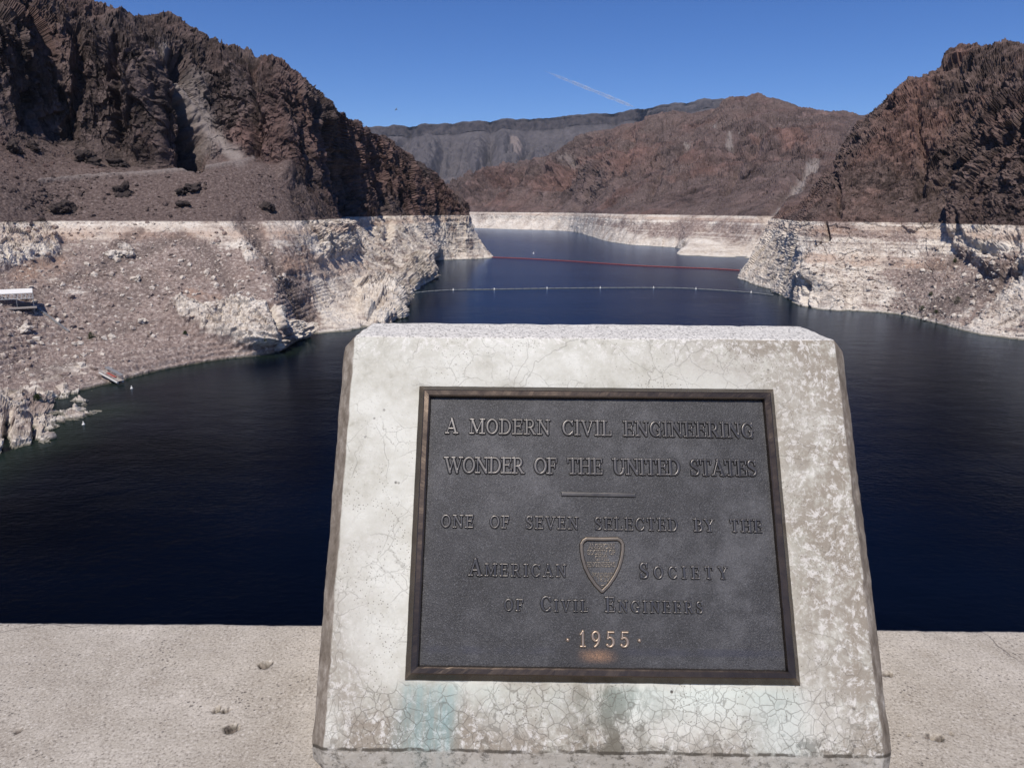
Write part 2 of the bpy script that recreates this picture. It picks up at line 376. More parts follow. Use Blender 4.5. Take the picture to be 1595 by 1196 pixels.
but = line(qx, qy, [(225, 110), (232, 180), (236, 232)], 44)*rk; disp += 13*but
gul = line(qx, qy, [(276, 95), (290, 150), (302, 205), (300, 246)], 27); disp -= 25*gul
but2 = line(qx, qy, [(345, 110), (350, 165), (345, 215)], 24)*0 + line(qx, qy, [(425, 120), (440, 180), (452, 262)], 36); disp += 8*but2
disp -= 9*line(qx, qy, [(395, 95), (400, 150), (398, 235)], 14)+9*line(qx, qy, [(118, 45), (126, 120), (112, 205)], 16)
disp -= 8*line(qx, qy, [(180, 60), (186, 150), (182, 225)], 12)+8*line(qx, qy, [(40, 40), (52, 120), (44, 190)], 16)
disp -= 8*line(qx, qy, [(492, 170), (508, 230), (530, 300), (545, 330)], 22)+8*line(qx, qy, [(585, 250), (592, 300), (600, 345), (606, 370)], 9)
disp += 7*line(qx, qy, [(540, 240), (560, 300), (566, 335)], 22)
chute = line(qx, qy, [(285, 122), (312, 170), (332, 215), (372, 246)], 19)*0.85
disp *= 1-.93*chute; disp += chute*.5*fbm(P, 7, 4, .6, 77); chute = np.maximum(chute, 0.8*line(qx, qy, [(250, 70), (285, 110)], 12)); chute = np.maximum(chute, .5*line(qx, qy, [(305, 120), (330, 230)], 26))
track = line(px+1.5*wob*0, py, [(60, 283), (110, 280), (180, 275), (250, 271), (320, 261), (395, 250)], 4.5)
chute = np.maximum(chute, 0.6*track)
disp += 1.6*line(px, py+2, [(60, 285), (110, 282), (250, 273), (320, 263), (395, 252)], 5)
outc = poly(qx, qy, [(258, 480), (300, 474), (380, 478), (428, 482), (436, 512), (432, 546), (395, 548), (340, 530), (300, 508)], 7)
outc2 = poly(qx, qy, [(0, 352), (62, 348), (92, 372), (88, 402), (40, 410), (-60, 430), (-60, 350)], 9)
outc3 = poly(qx, qy, [(180, 380), (205, 376), (215, 396), (185, 402)], 4)+poly(qx, qy, [(365, 372), (400, 366), (415, 405), (385, 412)], 7)
head = poly(qx, qy, [(560, 440), (622, 436), (628, 472), (615, 500), (578, 512), (556, 490)], 7)+poly(qx, qy, [(632, 402), (668, 400), (676, 432), (640, 448), (622, 430)], 6)+poly(qx, qy, [(440, 500), (474, 508), (474, 527), (444, 530)], 5)+.7*poly(qx, qy, [(480, 345), (540, 345), (560, 390), (500, 400)], 9)
cleft = line(px, py, [(420, 478), (424, 505), (428, 545)], 7)
bulge = rug_in(outc+outc2+outc3, P, 13, 61, .7)*.55
disp += head*(4.5+4.5*rug_in(head, P, 16, 66, .8)); pal_h = head
disp += outc*(5.2+4*bulge)+outc2*(3.6+3*bulge)+outc3*(2.0+1.5*bulge)-5.5*cleft*(py < 552)
strat = perlin(np.stack([P[..., 0]/60, P[..., 1]/60, P[..., 2]/3.1], -1), 88)+.6*perlin(np.stack([P[..., 0]/30, P[..., 1]/30, P[..., 2]/1.3], -1), 89)
disp += .55*strat*(.3+np.clip(fbm(P, 26, 3, .5, 90)+.4, 0, 1))*sstep(440, 500, px)*(P[..., 2] < RING+2)
lows = P[..., 2]
pale = 0.16+0.55*sstep(33, 47, lows)*sstep(-20, 90, px)+0.55*sstep(440, 520, px)*1.0
pale += 0.4*fbm(P, 26, 5, 0.6, 71)
pale = np.maximum(pale, np.maximum(outc, np.maximum(outc2, np.clip(outc3+head, 0, 1)))*0.95)
dirt = np.zeros(px.shape)
ga = line(qx, qy, [(385, 345), (412, 390), (448, 440), (482, 500)], 24); disp -= 3.2*ga; pale -= 0.9*ga; dirt = np.maximum(dirt, 1.0*ga)
gb = line(qx, qy, [(120, 430), (230, 385), (285, 370), (330, 395), (365, 450)], 20); disp -= 1.4*gb; pale -= 0.4*gb; dirt = np.maximum(dirt, .75*gb)
gc = line(qx, qy, [(40, 470), (130, 425), (220, 360)], 14); pale -= 0.3*gc; dirt = np.maximum(dirt, .7*gc); dirt = np.maximum(dirt, .65*sstep(-.1, .45, fbm(P, 24, 4, .55, 73))*poly(qx, qy, [(90, 400), (330, 395), (400, 460), (240, 500), (170, 575), (20, 600), (0, 480)], 30))
pale -= 0.25*poly(qx, qy, [(110, 420), (330, 400), (380, 470), (240, 490), (150, 560), (40, 560)], 40)
pale += 0.3*poly(qx, qy, [(20, 590), (120, 560), (150, 590), (90, 612)], 12)
redm = line(qx, qy, [(30, 425), (95, 412)], 22)+line(qx, qy, [(450, 405), (520, 425), (600, 420)], 26)+line(qx, qy, [(300, 462), (380, 470)], 16)+0.6*line(qx, qy, [(300, 250), (330, 330)], 30)
redm = redm+0.9*poly(qx, qy, [(520, 180), (600, 215), (720, 330), (640, 330), (560, 250)], 20)+0.5*poly(qx, qy, [(400, 90), (470, 110), (480, 180), (420, 160)], 20)
steps = np.sin(P[..., 2]*2*PI/1.7+1.5*fbm(P, 40, 2, .5, 81)); disp += 0.42*steps*sstep(24, 6, lows)*scr*(lows > -2)
scr2 = np.clip(np.maximum(scr-outc-outc2, 0), 0, 1)
land('terrain', G, N, disp, dict(scree=np.clip(scr2+0.35*fbm(P, 60, 3, .5, 91)*rk, 0, 1), pale=np.clip(pale, 0, 1), chute=np.clip(chute, 0, 1), redm=np.clip(redm, 0, 1), tone=tone, dirt=np.clip(dirt, 0, 1)), M_LEFT, 'left')

# --- the low rock spit at the near left
def spit():
    cols = []
    for Wf, mid, cr_ in [((-330, 830), (-340, 740, 140), (-320, 640, 165)), ((-130, 770), (-130, 700, 155), (-120, 625, 190)), ((-5, 708), (-4, 662, 178), (0, 618, 202)), ((40, 696), (34, 655, 186), (32, 618, 208)),
                         ((70, 684), (66, 650, 194), (62, 626, 210)), ((96, 658), (90, 645, 206), (88, 632, 214)), ((128, 648), (122, 643, 210), (118, 637, 214)), ((157, 641), (150, 639, 211), (146, 638.5, 213))]:
        a = on_z(*Wf); b = at(*mid); c = at(*cr_); u = a+np.array([2, -5, -8.]); d = c+np.array([-4, 11, 0]); d[2] = c[2]*0.45; e = c+np.array([-6, 24, 0]); e[2] = -3
        WATERLINE.append(a[:2]); cols.append([list(q)+[1.0] for q in (u, a, b, c, d, e)])
    tip = on_z(166, 640); cols.append([list(tip+np.array([k*.3, k*.8-2, -2-.5*k]))+[1.0] for k in range(6)])
    G = sheet(np.array(cols), 1.0); P = G[..., :3]; N = normals(P); px, py = project(P)
    disp = 2.2*rugged(P, 14, 131, .7)+0.6*fbm(P, 3, 3, .6, 135)-5*line(px, py, [(14, 640), (10, 700)], 10)-4*line(px, py, [(48, 655), (56, 690)], 8)
    disp *= sstep(158, 120, px)*.8+.2
    pale = 0.6+0.35*fbm(P, 12, 3, .5, 137)-0.4*line(px, py, [(40, 625), (85, 640)], 14)
    land('shore_rock', G, N, disp, dict(scree=0.3, pale=np.clip(pale, 0, 1), chute=0, redm=0), M_LEFT, 'spit')
spit()

# --- right mountain
RC = [
 ((1218, 416), [(1228, 395, 800), (1236, 370, 790), (1245, 780), (1262, 322, 800), (1280, 300, 830), (1304, 268, 870), (1326, 232, 930), (1344, 212, 1000)]),
 ((1150, 431), [(1168, 404, 690), (1186, 374, 715), (1208, 735), (1234, 329, 750), (1260, 313, 765), (1300, 272, 800), (1337, 222, 840), (1353, 197, 890)]),
 ((1200, 452), [(1206, 420, 575), (1212, 386, 605), (1222, 625), (1240, 328, 635), (1262, 310, 650), (1302, 260, 690), (1347, 200, 725), (1377, 180, 790)]),
 ((1254, 478), [(1251, 440, 472), (1250, 395, 492), (1255, 515), (1270, 323, 527), (1290, 300, 540), (1330, 245, 600), (1375, 182, 680), (1397, 150, 745)]),
 ((1320, 484), [(1318, 446, 452), (1318, 400, 465), (1318, 480), (1325, 320, 500), (1335, 295, 530), (1365, 235, 580), (1408, 166, 650), (1437, 126, 720)]),
 ((1400, 490), [(1400, 452, 434), (1400, 400, 452), (1395, 470), (1398, 318, 490), (1400, 290, 515), (1420, 225, 560), (1455, 150, 630), (1490, 92, 710)]),
 ((1480, 510), [(1480, 465, 396), (1475, 405, 426), (1465, 452), (1465, 318, 470), (1465, 290, 490), (1480, 220, 530), (1508, 140, 600), (1534, 84, 680)]),
 ((1532, 522), [(1530, 470, 375), (1530, 405, 402), (1520, 427), (1515, 315, 440), (1512, 285, 455), (1525, 212, 490), (1552, 140, 560), (1572, 88, 650)]),
 ((1602, 532), [(1600, 470, 352), (1600, 400, 374), (1600, 396), (1598, 315, 405), (1595, 270, 415), (1600, 192, 440), (1612, 140, 500), (1625, 100, 620)]),
 ((1800, 580), [(1800, 480, 310), (1800, 400, 326), (1800, 340), (1800, 300, 350), (1800, 240, 360), (1810, 150, 380), (1820, 110, 430), (1850, 85, 520)]),
 ((2200, 720), [(2250, 560, 250), (2250, 450, 266), (2250, 280), (2250, 280, 290), (2250, 200, 300), (2270, 80, 320), (2300, -20, 360), (2300, -80, 420)]),
]
ctrl = []
for ci, (W, rows) in enumerate(RC):
    c = column(W, rows, 2)
    amp = [1, 1.8, 2.2, 2.2, 2.0, 2.4, 3.5, 4.8, 4.8, 3.2, 2.0]
    scr = [.6, .4, .35, .35, .3, .45, .35, .3, .15, .1, .2]
    if ci in (5, 6, 7): scr = [.9, .85, .8, .5, .35, .3, .2, .2, .1, .1, .2]; amp[1:4] = [.9, 1.1, 1.6]
    ctrl.append([list(p)+[a, q] for p, a, q in zip(c, amp, scr)])
G = sheet(np.array(ctrl), 1.15); P = G[..., :3]; N = normals(P); px, py = project(P)
amp, scr = G[..., 3], np.clip(G[..., 4], 0, 1)
nz = np.stack([px, py, 0*px], -1); wob = 9*perlin(nz/26, 15)+4*perlin(nz/9, 16); qx, qy = px+wob, py+6*perlin(nz/22, 18)
rug = rugged(P, 44, 111, .45); block = rugged(P, 15, 121, .7); tone = RUG['tone']; small = fbm(P, 5, 4, 0.6, 141)
strat = perlin(np.stack([P[..., 0]/60, P[..., 1]/60, P[..., 2]/3.3], -1), 98)+.6*perlin(np.stack([P[..., 0]/30, P[..., 1]/30, P[..., 2]/1.4], -1), 99)
disp = amp*(1-.75*scr)*(1.25*rug+.55*block)+.6*strat*(.3+np.clip(fbm(P, 30, 3, .5, 90)+.4, 0, 1))*(P[..., 2] < RING+2)+amp*0.16*small+scr*0.5*billow(P, 5, 3, .6, 151)
near = poly(qx, qy, [(1640, 120), (1585, 138), (1530, 185), (1505, 235), (1500, 285), (1484, 320), (1482, 352), (1502, 392), (1545, 424), (1640, 432)], 10)
disp += near*(9-4*sstep(330, 420, py))+near*amp*0.5*block
disp -= 7*line(qx, qy, [(1598, 128), (1532, 180), (1506, 235), (1482, 340)], 9)
disp -= 7*line(qx, qy, [(1425, 165), (1440, 240), (1432, 300)], 10)+6*line(qx, qy, [(1300, 262), (1310, 300), (1302, 330)], 9)
disp -= 9*line(qx, qy, [(1285, 350), (1287, 372)], 6)+6*line(qx, qy, [(1256, 440), (1254, 478)], 6)
disp -= 3*line(qx, qy, [(1500, 345), (1510, 385), (1545, 400)], 11)+5*line(qx, qy, [(1560, 405), (1592, 385)], 9)+6*line(qx, qy, [(1585, 430), (1598, 420)], 9)
disp += 9*line(qx, qy, [(1480, 92), (1530, 98), (1590, 100)], 22)+5*line(qx, qy, [(1400, 160), (1440, 135)], 16)
disp += 5*line(qx, qy, [(1262, 425), (1300, 450), (1300, 475)], 26)
lows = P[..., 2]
pale = 0.62+0.3*fbm(P, 34, 4, .55, 161)+0.3*sstep(1300, 1160, px)
pale -= 0.45*poly(qx, qy, [(1395, 425), (1500, 395), (1590, 420), (1540, 470), (1470, 500), (1400, 480)], 18)
pale += 0.3*poly(qx, qy, [(1490, 355), (1595, 350), (1595, 395), (1520, 405)], 12)
sl_ = line(qx, qy, [(1300, 352), (1360, 368), (1420, 375)], 9); pale -= .35*sl_
dirt = .8*sstep(-.15, .35, fbm(P, 22, 4, .55, 173))*poly(qx, qy, [(1385, 428), (1500, 398), (1590, 425), (1540, 470), (1470, 498), (1395, 480)], 18)
gl = line(qx, qy, [(1590, 400), (1545, 455), (1505, 500)], 10); disp -= 2.0*gl; pale -= .4*gl
redm = line(qx, qy, [(1262, 404), (1340, 408), (1470, 415)], 13)+0.9*line(qx, qy, [(1380, 200), (1440, 150)], 26)+0.6*poly(qx, qy, [(1380, 120), (1480, 130), (1470, 220), (1400, 260), (1330, 260)], 25)
land('terrain', G, N, disp, dict(scree=np.clip(scr+0.5*fbm(P, 55, 4, .5, 171)-.1, 0, 1), pale=np.clip(pale, 0, 1), chute=0, redm=np.clip(redm, 0, 1), tone=tone, dirt=np.clip(dirt, 0, 1)), M_RIGHT, 'right')

# --- reddish hills across the lake
CC = [
 ((600, 353), [(600, 343, 2900), (600, 2950), (600, 318, 3000), (600, 312, 3050), (600, 306, 3100), (600, 300, 3150), (600, 296, 3200)]),
 ((690, 354.5), [(690, 343, 2700), (690, 2720), (692, 318, 2800), (695, 310, 2850), (697, 302, 2900), (700, 294, 3000), (704, 290, 3100)]),
 ((736, 355.5), [(736, 343, 2520), (736, 2540), (740, 318, 2640), (746, 304, 2750), (752, 290, 2850), (758, 276, 2950), (766, 264, 3100)]),
 ((800, 357.5), [(800, 344, 2380), (800, 2400), (805, 314, 2520), (814, 294, 2650), (824, 274, 2780), (832, 256, 2900), (838, 244, 3000)]),
 ((890, 361), [(890, 345, 2150), (890, 2180), (890, 312, 2300), (895, 282, 2450), (900, 254, 2600), (905, 230, 2750), (912, 211, 2900)]),
 ((930, 372), [(932, 352, 1650), (934, 1700), (940, 310, 1900), (945, 278, 2100), (950, 248, 2300), (962, 220, 2550), (978, 194, 2800)]),
 ((966, 380), [(970, 356, 1390), (976, 1430), (985, 310, 1600), (995, 274, 1880), (1005, 242, 2150), (1020, 208, 2400), (1042, 181, 2700)]),
 ((1068, 388), [(1062, 358, 1240), (1062, 1290), (1065, 310, 1430), (1075, 271, 1700), (1085, 236, 1950), (1100, 200, 2250), (1108, 168, 2550)]),
 ((1058, 397), [(1108, 372, 1150), (1115, 1220), (1122, 310, 1360), (1135, 268, 1600), (1145, 230, 1850), (1155, 195, 2100), (1162, 158, 2450)]),
 ((1148, 403), [(1162, 376, 1040), (1168, 1100), (1175, 311, 1220), (1186, 272, 1450), (1200, 232, 1700), (1210, 195, 1950), (1213, 164, 2350)]),
 ((1200, 408), [(1208, 376, 980), (1214, 1020), (1222, 312, 1110), (1236, 276, 1300), (1250, 238, 1550), (1260, 202, 1800), (1262, 174, 2250)]),
 ((1275, 418), [(1275, 380, 920), (1278, 950), (1282, 312, 1030), (1292, 277, 1200), (1305, 242, 1450), (1312, 212, 1700), (1310, 184, 2200)]),
 ((1350, 426), [(1350, 385, 860), (1350, 890), (1352, 314, 960), (1356, 285, 1150), (1360, 255, 1400), (1364, 225, 1700), (1368, 188, 2200)]),
 ((1500, 440), [(1500, 390, 800), (1500, 830), (1500, 318, 900), (1500, 290, 1100), (1500, 265, 1400), (1500, 240, 1700), (1500, 215, 2200)]),
]
ctrl = []
for ci, (W, rows) in enumerate(CC):
    c = column(W, rows, 1, 14, (700.0, -160.0))
    k = np.linalg.norm(c[4][:2])/2000.0
    amp = [2, 5, 6, 6, 13*k, 26*k, 32*k, 28*k, 13*k, 6*k]
    ctrl.append([list(p)+[a, .3] for p, a in zip(c, amp)])
G = sheet(np.array(ctrl), 1.1); P = G[..., :3]; N = normals(P); px, py = project(P)
amp = G[..., 3]; nz = np.stack([px, py, 0*px], -1); qx, qy = px+7*perlin(nz/18, 25), py+5*perlin(nz/16, 28)
rid = billow(P, 330, 6, 0.52, 211, (1, 1, .8)); rid2 = billow(P, 75, 5, 0.6, 221); sm = fbm(P, 18, 4, .6, 231)
rg = rugged(P, 95, 241, .7); tone = RUG['tone']*.8
u_ = (P[..., 0]*.86-P[..., 1]*.5); v_ = (P[..., 0]*.5+P[..., 1]*.86); Q = np.stack([u_, v_*.3, P[..., 2]*.3], -1); wq = 40*np.stack([perlin(P/120, 246), perlin(P/120, 247), 0*px], -1)
spur = billow(Q+wq, 260, 4, .5, 245)
disp = amp*(.8*rid+1.5*spur+0.25*rid2+0.33*rg+0.1*sm)
ch = line(qx*0+px+2*perlin(nz/9, 44), py, [(1190, 338), (1222, 305), (1250, 275), (1276, 245)], 13)
ch = np.maximum(ch, .0); wch = poly(px+3*perlin(nz/10, 45), py, [(1192, 335), (1205, 326), (1245, 300), (1272, 262), (1276, 245), (1262, 252), (1240, 280), (1215, 310)], 3)
disp -= 14*ch
disp -= 22*line(qx, qy, [(985, 215), (960, 260), (900, 320)], 12)+16*line(qx, qy, [(1100, 205), (1060, 235), (1010, 300)], 10)+18*line(qx, qy, [(1205, 190), (1170, 235), (1130, 300)], 11)
chute = wch+1.0*line(qx, qy, [(1066, 218), (1112, 199)], 6)+.8*line(qx, qy, [(1133, 230), (1150, 213)], 5)+.5*poly(qx, qy, [(868, 250), (890, 248), (900, 256), (875, 258)], 4)+.35*line(qx, qy, [(910, 250), (950, 235)], 7)
pale = 0.72+0.2*fbm(P, 90, 4, .55, 261)-0.35*poly(qx, qy, [(905, 345), (1000, 342), (1200, 345), (1190, 372), (1130, 385), (1000, 365)], 10)+.25*sstep(14, 6, P[..., 2])
redm = .8*line(qx, qy, [(1170, 215), (1250, 218)], 12)+.8*line(qx, qy, [(840, 290), (930, 250), (1010, 235)], 26)+.6*line(qx, qy, [(1060, 190), (1180, 180)], 14)
land('hills', G, N, disp, dict(scree=np.clip(.25+.7*fbm(P, 130, 4, .55, 271), 0, .8), pale=np.clip(pale, 0, 1), chute=np.clip(chute, 0, 1), redm=np.clip(redm, 0, 1), tone=tone), M_MID, 'mid')

# --- far grey mesa
MC = [(250, 205), (420, 204), (570, 201), (640, 197), (700, 194), (800, 187), (860, 184), (920, 179), (985, 173), (1010, 169), (1050, 163), (1085, 159), (1112, 156), (1138, 159), (1200, 172), (1300, 187), (1350, 188), (1372, 185), (1400, 189), (1600, 205)]
ctrl = []
for mx, my in MC:
    Y = 8200+ (mx > 1000)*1500
    c = [at(mx, 320, Y-3400), at(mx, 300, Y-2700), at(mx, 272, Y-1700), at(mx, 235, Y-700), at(mx, my+20, Y-240), at(mx, my+14, Y-200), at(mx, my+3, Y-120), at(mx, my, Y)]
    q = c[-1].copy(); q[1] += 1800; q[2] -= 60; c.append(q)
    far_ = mx > 1000
    ctrl.append([list(p)+[a, s_] for p, a, s_ in zip(c, [20, 40, 62, 62, 22, 30, 24, 8, 8], [1, 1, 1, 1, .9, 0, 0 if not far_ else .6, .6, .7])])
G = sheet(np.array(ctrl), 1.3); P = G[..., :3]; N = normals(P); px, py = project(P)
amp = G[..., 3]; nz = np.stack([px, py, 0*px], -1)
lat = np.stack([P[..., 0]+0.25*P[..., 2]*0, 0*P[..., 1]+P[..., 2]*.35, 0*P[..., 2]], -1)
disp = amp*(2.6*billow(lat, 420, 3, .45, 311)+.5*billow(P, 140, 4, .5, 321))
chute = .9*poly(px+4*perlin(nz/12, 31), py, [(793, 217), (806, 217), (812, 235), (808, 248), (800, 246)], 2.5)+.5*line(px, py, [(690, 273), (712, 284)], 7)+.25*line(px+3*perlin(nz/10, 33), py, [(715, 250), (722, 278)], 5)
land('hills', G, N, disp, dict(scree=np.clip(G[..., 4], 0, 1), pale=0, chute=np.clip(chute, 0, 1), redm=0), M_MESA, 'mesa')

# ------------------------------------------------------------------ water and the ground under everything
def water():
    xs = np.concatenate([np.arange(-420, 420, 4.0), np.arange(420, 760, 10.0)]); ys = np.concatenate([np.arange(-30, 700, 4.0), np.arange(700, 3300, 14.0)])
    X, Yg = np.meshgrid(xs, ys); V = np.stack([X, Yg, 0*X], -1)
    wl = np.array(WATERLINE); nL = len(LC); groups = [wl[:nL], wl[nL:nL+9], wl[nL+9:nL+9-1+len(RC)+1], wl[-len(CC):]]
    groups = [wl[:nL], wl[nL:nL+8], wl[nL+8:nL+8+len(RC)], wl[nL+8+len(RC):]]
    d = np.full(X.shape, 1e9)
    for g in groups: d = np.minimum(d, dseg(X, Yg, [tuple(p) for p in g]))
    me = mesh_np('water', V.reshape(-1, 3), grid_faces(*X.shape)); fattr(me, 'shore', d)
    s = NT('lake_water'); P = s.n('NewGeometry').outputs['Position']; sh = s.attr('shore')
    n = s.noise(P, 0.02, 4); big = s.noise(s.mapping(P, (0.35, 1.2, 1)), 0.011, 4, .6)
    edge = s.step(30.0, 2.0, s.math('ADD', sh, s.math('MULTIPLY', n, 16.0)))
    deep = s.mix(s.step(.35, .65, big), (0.0004, 0.0007, 0.0016), (0.0009, 0.002, 0.0055))
    col = s.mix(s.math('MULTIPLY', edge, 0.8), deep, (0.014, 0.024, 0.014))
    rip = s.noise(s.mapping(P, (0.75, 1.15, 1)), 0.8, 5, .6); rip2 = s.noise(s.mapping(P, (0.7, 1.0, 1)), 0.13, 3, .5)
    h = s.math('ADD', s.math('MULTIPLY', rip, 0.2), s.math('MULTIPLY', rip2, 0.35))
    gust = s.step(.3, .7, s.noise(s.mapping(P, (0.3, 1.5, 1)), 0.012, 5, .6))
    nr = s.n('Bump', {'Distance': 1.0, 'Height': h}); s.set(nr.inputs['Strength'], s.math('ADD', s.math('MULTIPLY', gust, .4), .35))
    df = s.n('BsdfDiffuse', {'Color': col}); gl = s.n('BsdfGlossy', {'Color': (.55, .64, .8), 'Roughness': .16, 'Normal': nr.outputs[0]}); fr = s.n('Fresnel', {'IOR': 1.18, 'Normal': nr.outputs[0]})
    mx = s.n('MixShader', {0: fr.outputs[0], 1: df.outputs[0], 2: gl.outputs[0]}); s.t.links.new(mx.outputs[0], s.out.inputs['Surface']); s.t.nodes.remove(s.b); m = s.m
    o = link('water', me, m); tag(o, kind='structure')
water()
g = bpy.data.meshes.new('ground'); bm = bmesh.new(); bmesh.ops.create_circle(bm, cap_ends=True, segments=64, radius=14000); bm.to_mesh(g); bm.free()
tag(link('ground', g, plain('desert_ground', (0.15, 0.11, 0.09), .95, 0, .3, .002), None, (0, 0, -16)), kind='structure')

# ------------------------------------------------------------------ concrete
FC = np.array([0.1314370, 1.03025386, -0.46160823]); YAW, TILT, PH = -0.0123206, 1.05299228, 0.21752896
S_ = np.array([math.cos(YAW), math.sin(YAW), 0]); B_ = np.array([-math.sin(YAW), math.cos(YAW), 0])
T_ = math.cos(TILT)*B_+np.array([0, 0, math.sin(TILT)]); N_ = np.cross(S_, T_)
def face(px, py):
    d = ray(px, py); k = (FC@N_)/(d@N_); q = d*k-FC; return float(q@S_), float(q@T_)
t_top = face(930, 527)[1]; t_bot = face(937, 1173)[1]
s_l = (face(538, 560)[0]+face(491, 1140)[0])/2; s_r = (face(1317, 560)[0]+face(1386, 1150)[0])/2
PT = FC+T_*t_top; PB = FC+T_*t_bot
BASE_Z = PB[2]-0.042                                  # parapet top, below the eye
mon_c = FC+S_*(s_l+s_r)/2
hw = (s_r-s_l)/2+.0095
ORG = np.array([0, 0, EYE])+np.array([mon_c[0], mon_c[1], BASE_Z])
mon = empty('stone_monument', ORG, YAW)
tag(mon, 'weathered concrete monument with sloping cracked face and bronze plaque standing on the parapet', 'monument')
def loc(q):                                            # eye-relative world point -> monument space
    r = np.array(q)+np.array([0, 0, EYE])-ORG; return np.array([r@S_, r@B_, r[2]])
LT, LB = loc(PT+S_*0), loc(PB); LT[0] = LB[0] = 0
dd = ray(930, 507); k = PT[2]/dd[2]; yback = float(loc(dd*k)[1])+0.012
so_c = (s_l+s_r)/2
def build_body():
    bm = bmesh.new()
    prof = [(LB[1], 0.006), (LB[1], LB[2]), (LT[1], LT[2]), (yback, LT[2]), (yback, 0.006)]
    a = [bm.verts.new((-hw, y, z)) for y, z in prof]; b = [bm.verts.new((hw, y, z)) for y, z in prof]
    bm.faces.new(a); bm.faces.new(b[::-1])
    for i in range(5):
        j = (i+1) % 5; bm.faces.new((a[j], a[i], b[i], b[j]))
    bmesh.ops.recalc_face_normals(bm, faces=bm.faces)
    big = [e for e in bm.edges if abs(e.verts[0].co.x-e.verts[1].co.x) < 1e-6 and max(e.verts[0].co.z, e.verts[1].co.z) > .03]
    bmesh.ops.bevel(bm, geom=big, offset=0.022, segments=1, profile=.5, affect='EDGES', clamp_overlap=True)
    bm.edges.ensure_lookup_table()
    bmesh.ops.bevel(bm, geom=[e for e in bm.edges if e.calc_face_angle(0) > .2], offset=0.0035, segments=2, profile=.5, affect='EDGES', clamp_overlap=True)
    bmesh.ops.triangulate(bm, faces=[f for f in bm.faces if len(f.verts) > 4])
    for _ in range(6):
        es = [e for e in bm.edges if e.calc_length() > .012]
        if not es: break
        bmesh.ops.subdivide_edges(bm, edges=es, cuts=1); bmesh.ops.triangulate(bm, faces=[f for f in bm.faces if len(f.verts) > 4])
    bm.normal_update()
    me = bpy.data.meshes.new('body'); bm.to_mesh(me); bm.free()
    n = len(me.vertices); V = np.zeros(n*3, np.float32); me.vertices.foreach_get('co', V); V = V.reshape(-1, 3)
    Nn = np.zeros(n*3, np.float32); me.vertex_normals.foreach_get('vector', Nn); Nn = Nn.reshape(-1, 3)
    # worn edges, slightly uneven casting
    fn = np.array([0, -math.sin(TILT), math.cos(TILT)]); tl = np.array([0, math.cos(TILT), math.sin(TILT)])
    c0 = np.array([-so_c, LB[1], LB[2]]); tt = (V-np.array([0, LB[1], LB[2]]))@tl+t_bot; ss = V[:, 0]+so_c
    dn = 0.0012*fbm(V, .06, 3, .5, 5)+0.0007*fbm(V, .012, 3, .6, 9)
    edge = np.minimum(np.abs(np.abs(V[:, 0])-hw+.012), 1)
    dn -= 0.0035*np.clip(fbm(V, .022, 3, .6, 15)-.25, 0, 1)*sstep(.03, .005, edge)
    V = V+Nn*dn[:, None]; me.vertices.foreach_set('co', V.ravel())
    me.polygons.foreach_set('use_smooth', np.ones(len(me.polygons), bool)); me.update()
    off = (V-np.array([0, LB[1], LB[2]]))@fn
    vattr(me, 'st', np.stack([ss, tt, off], -1))
    return me
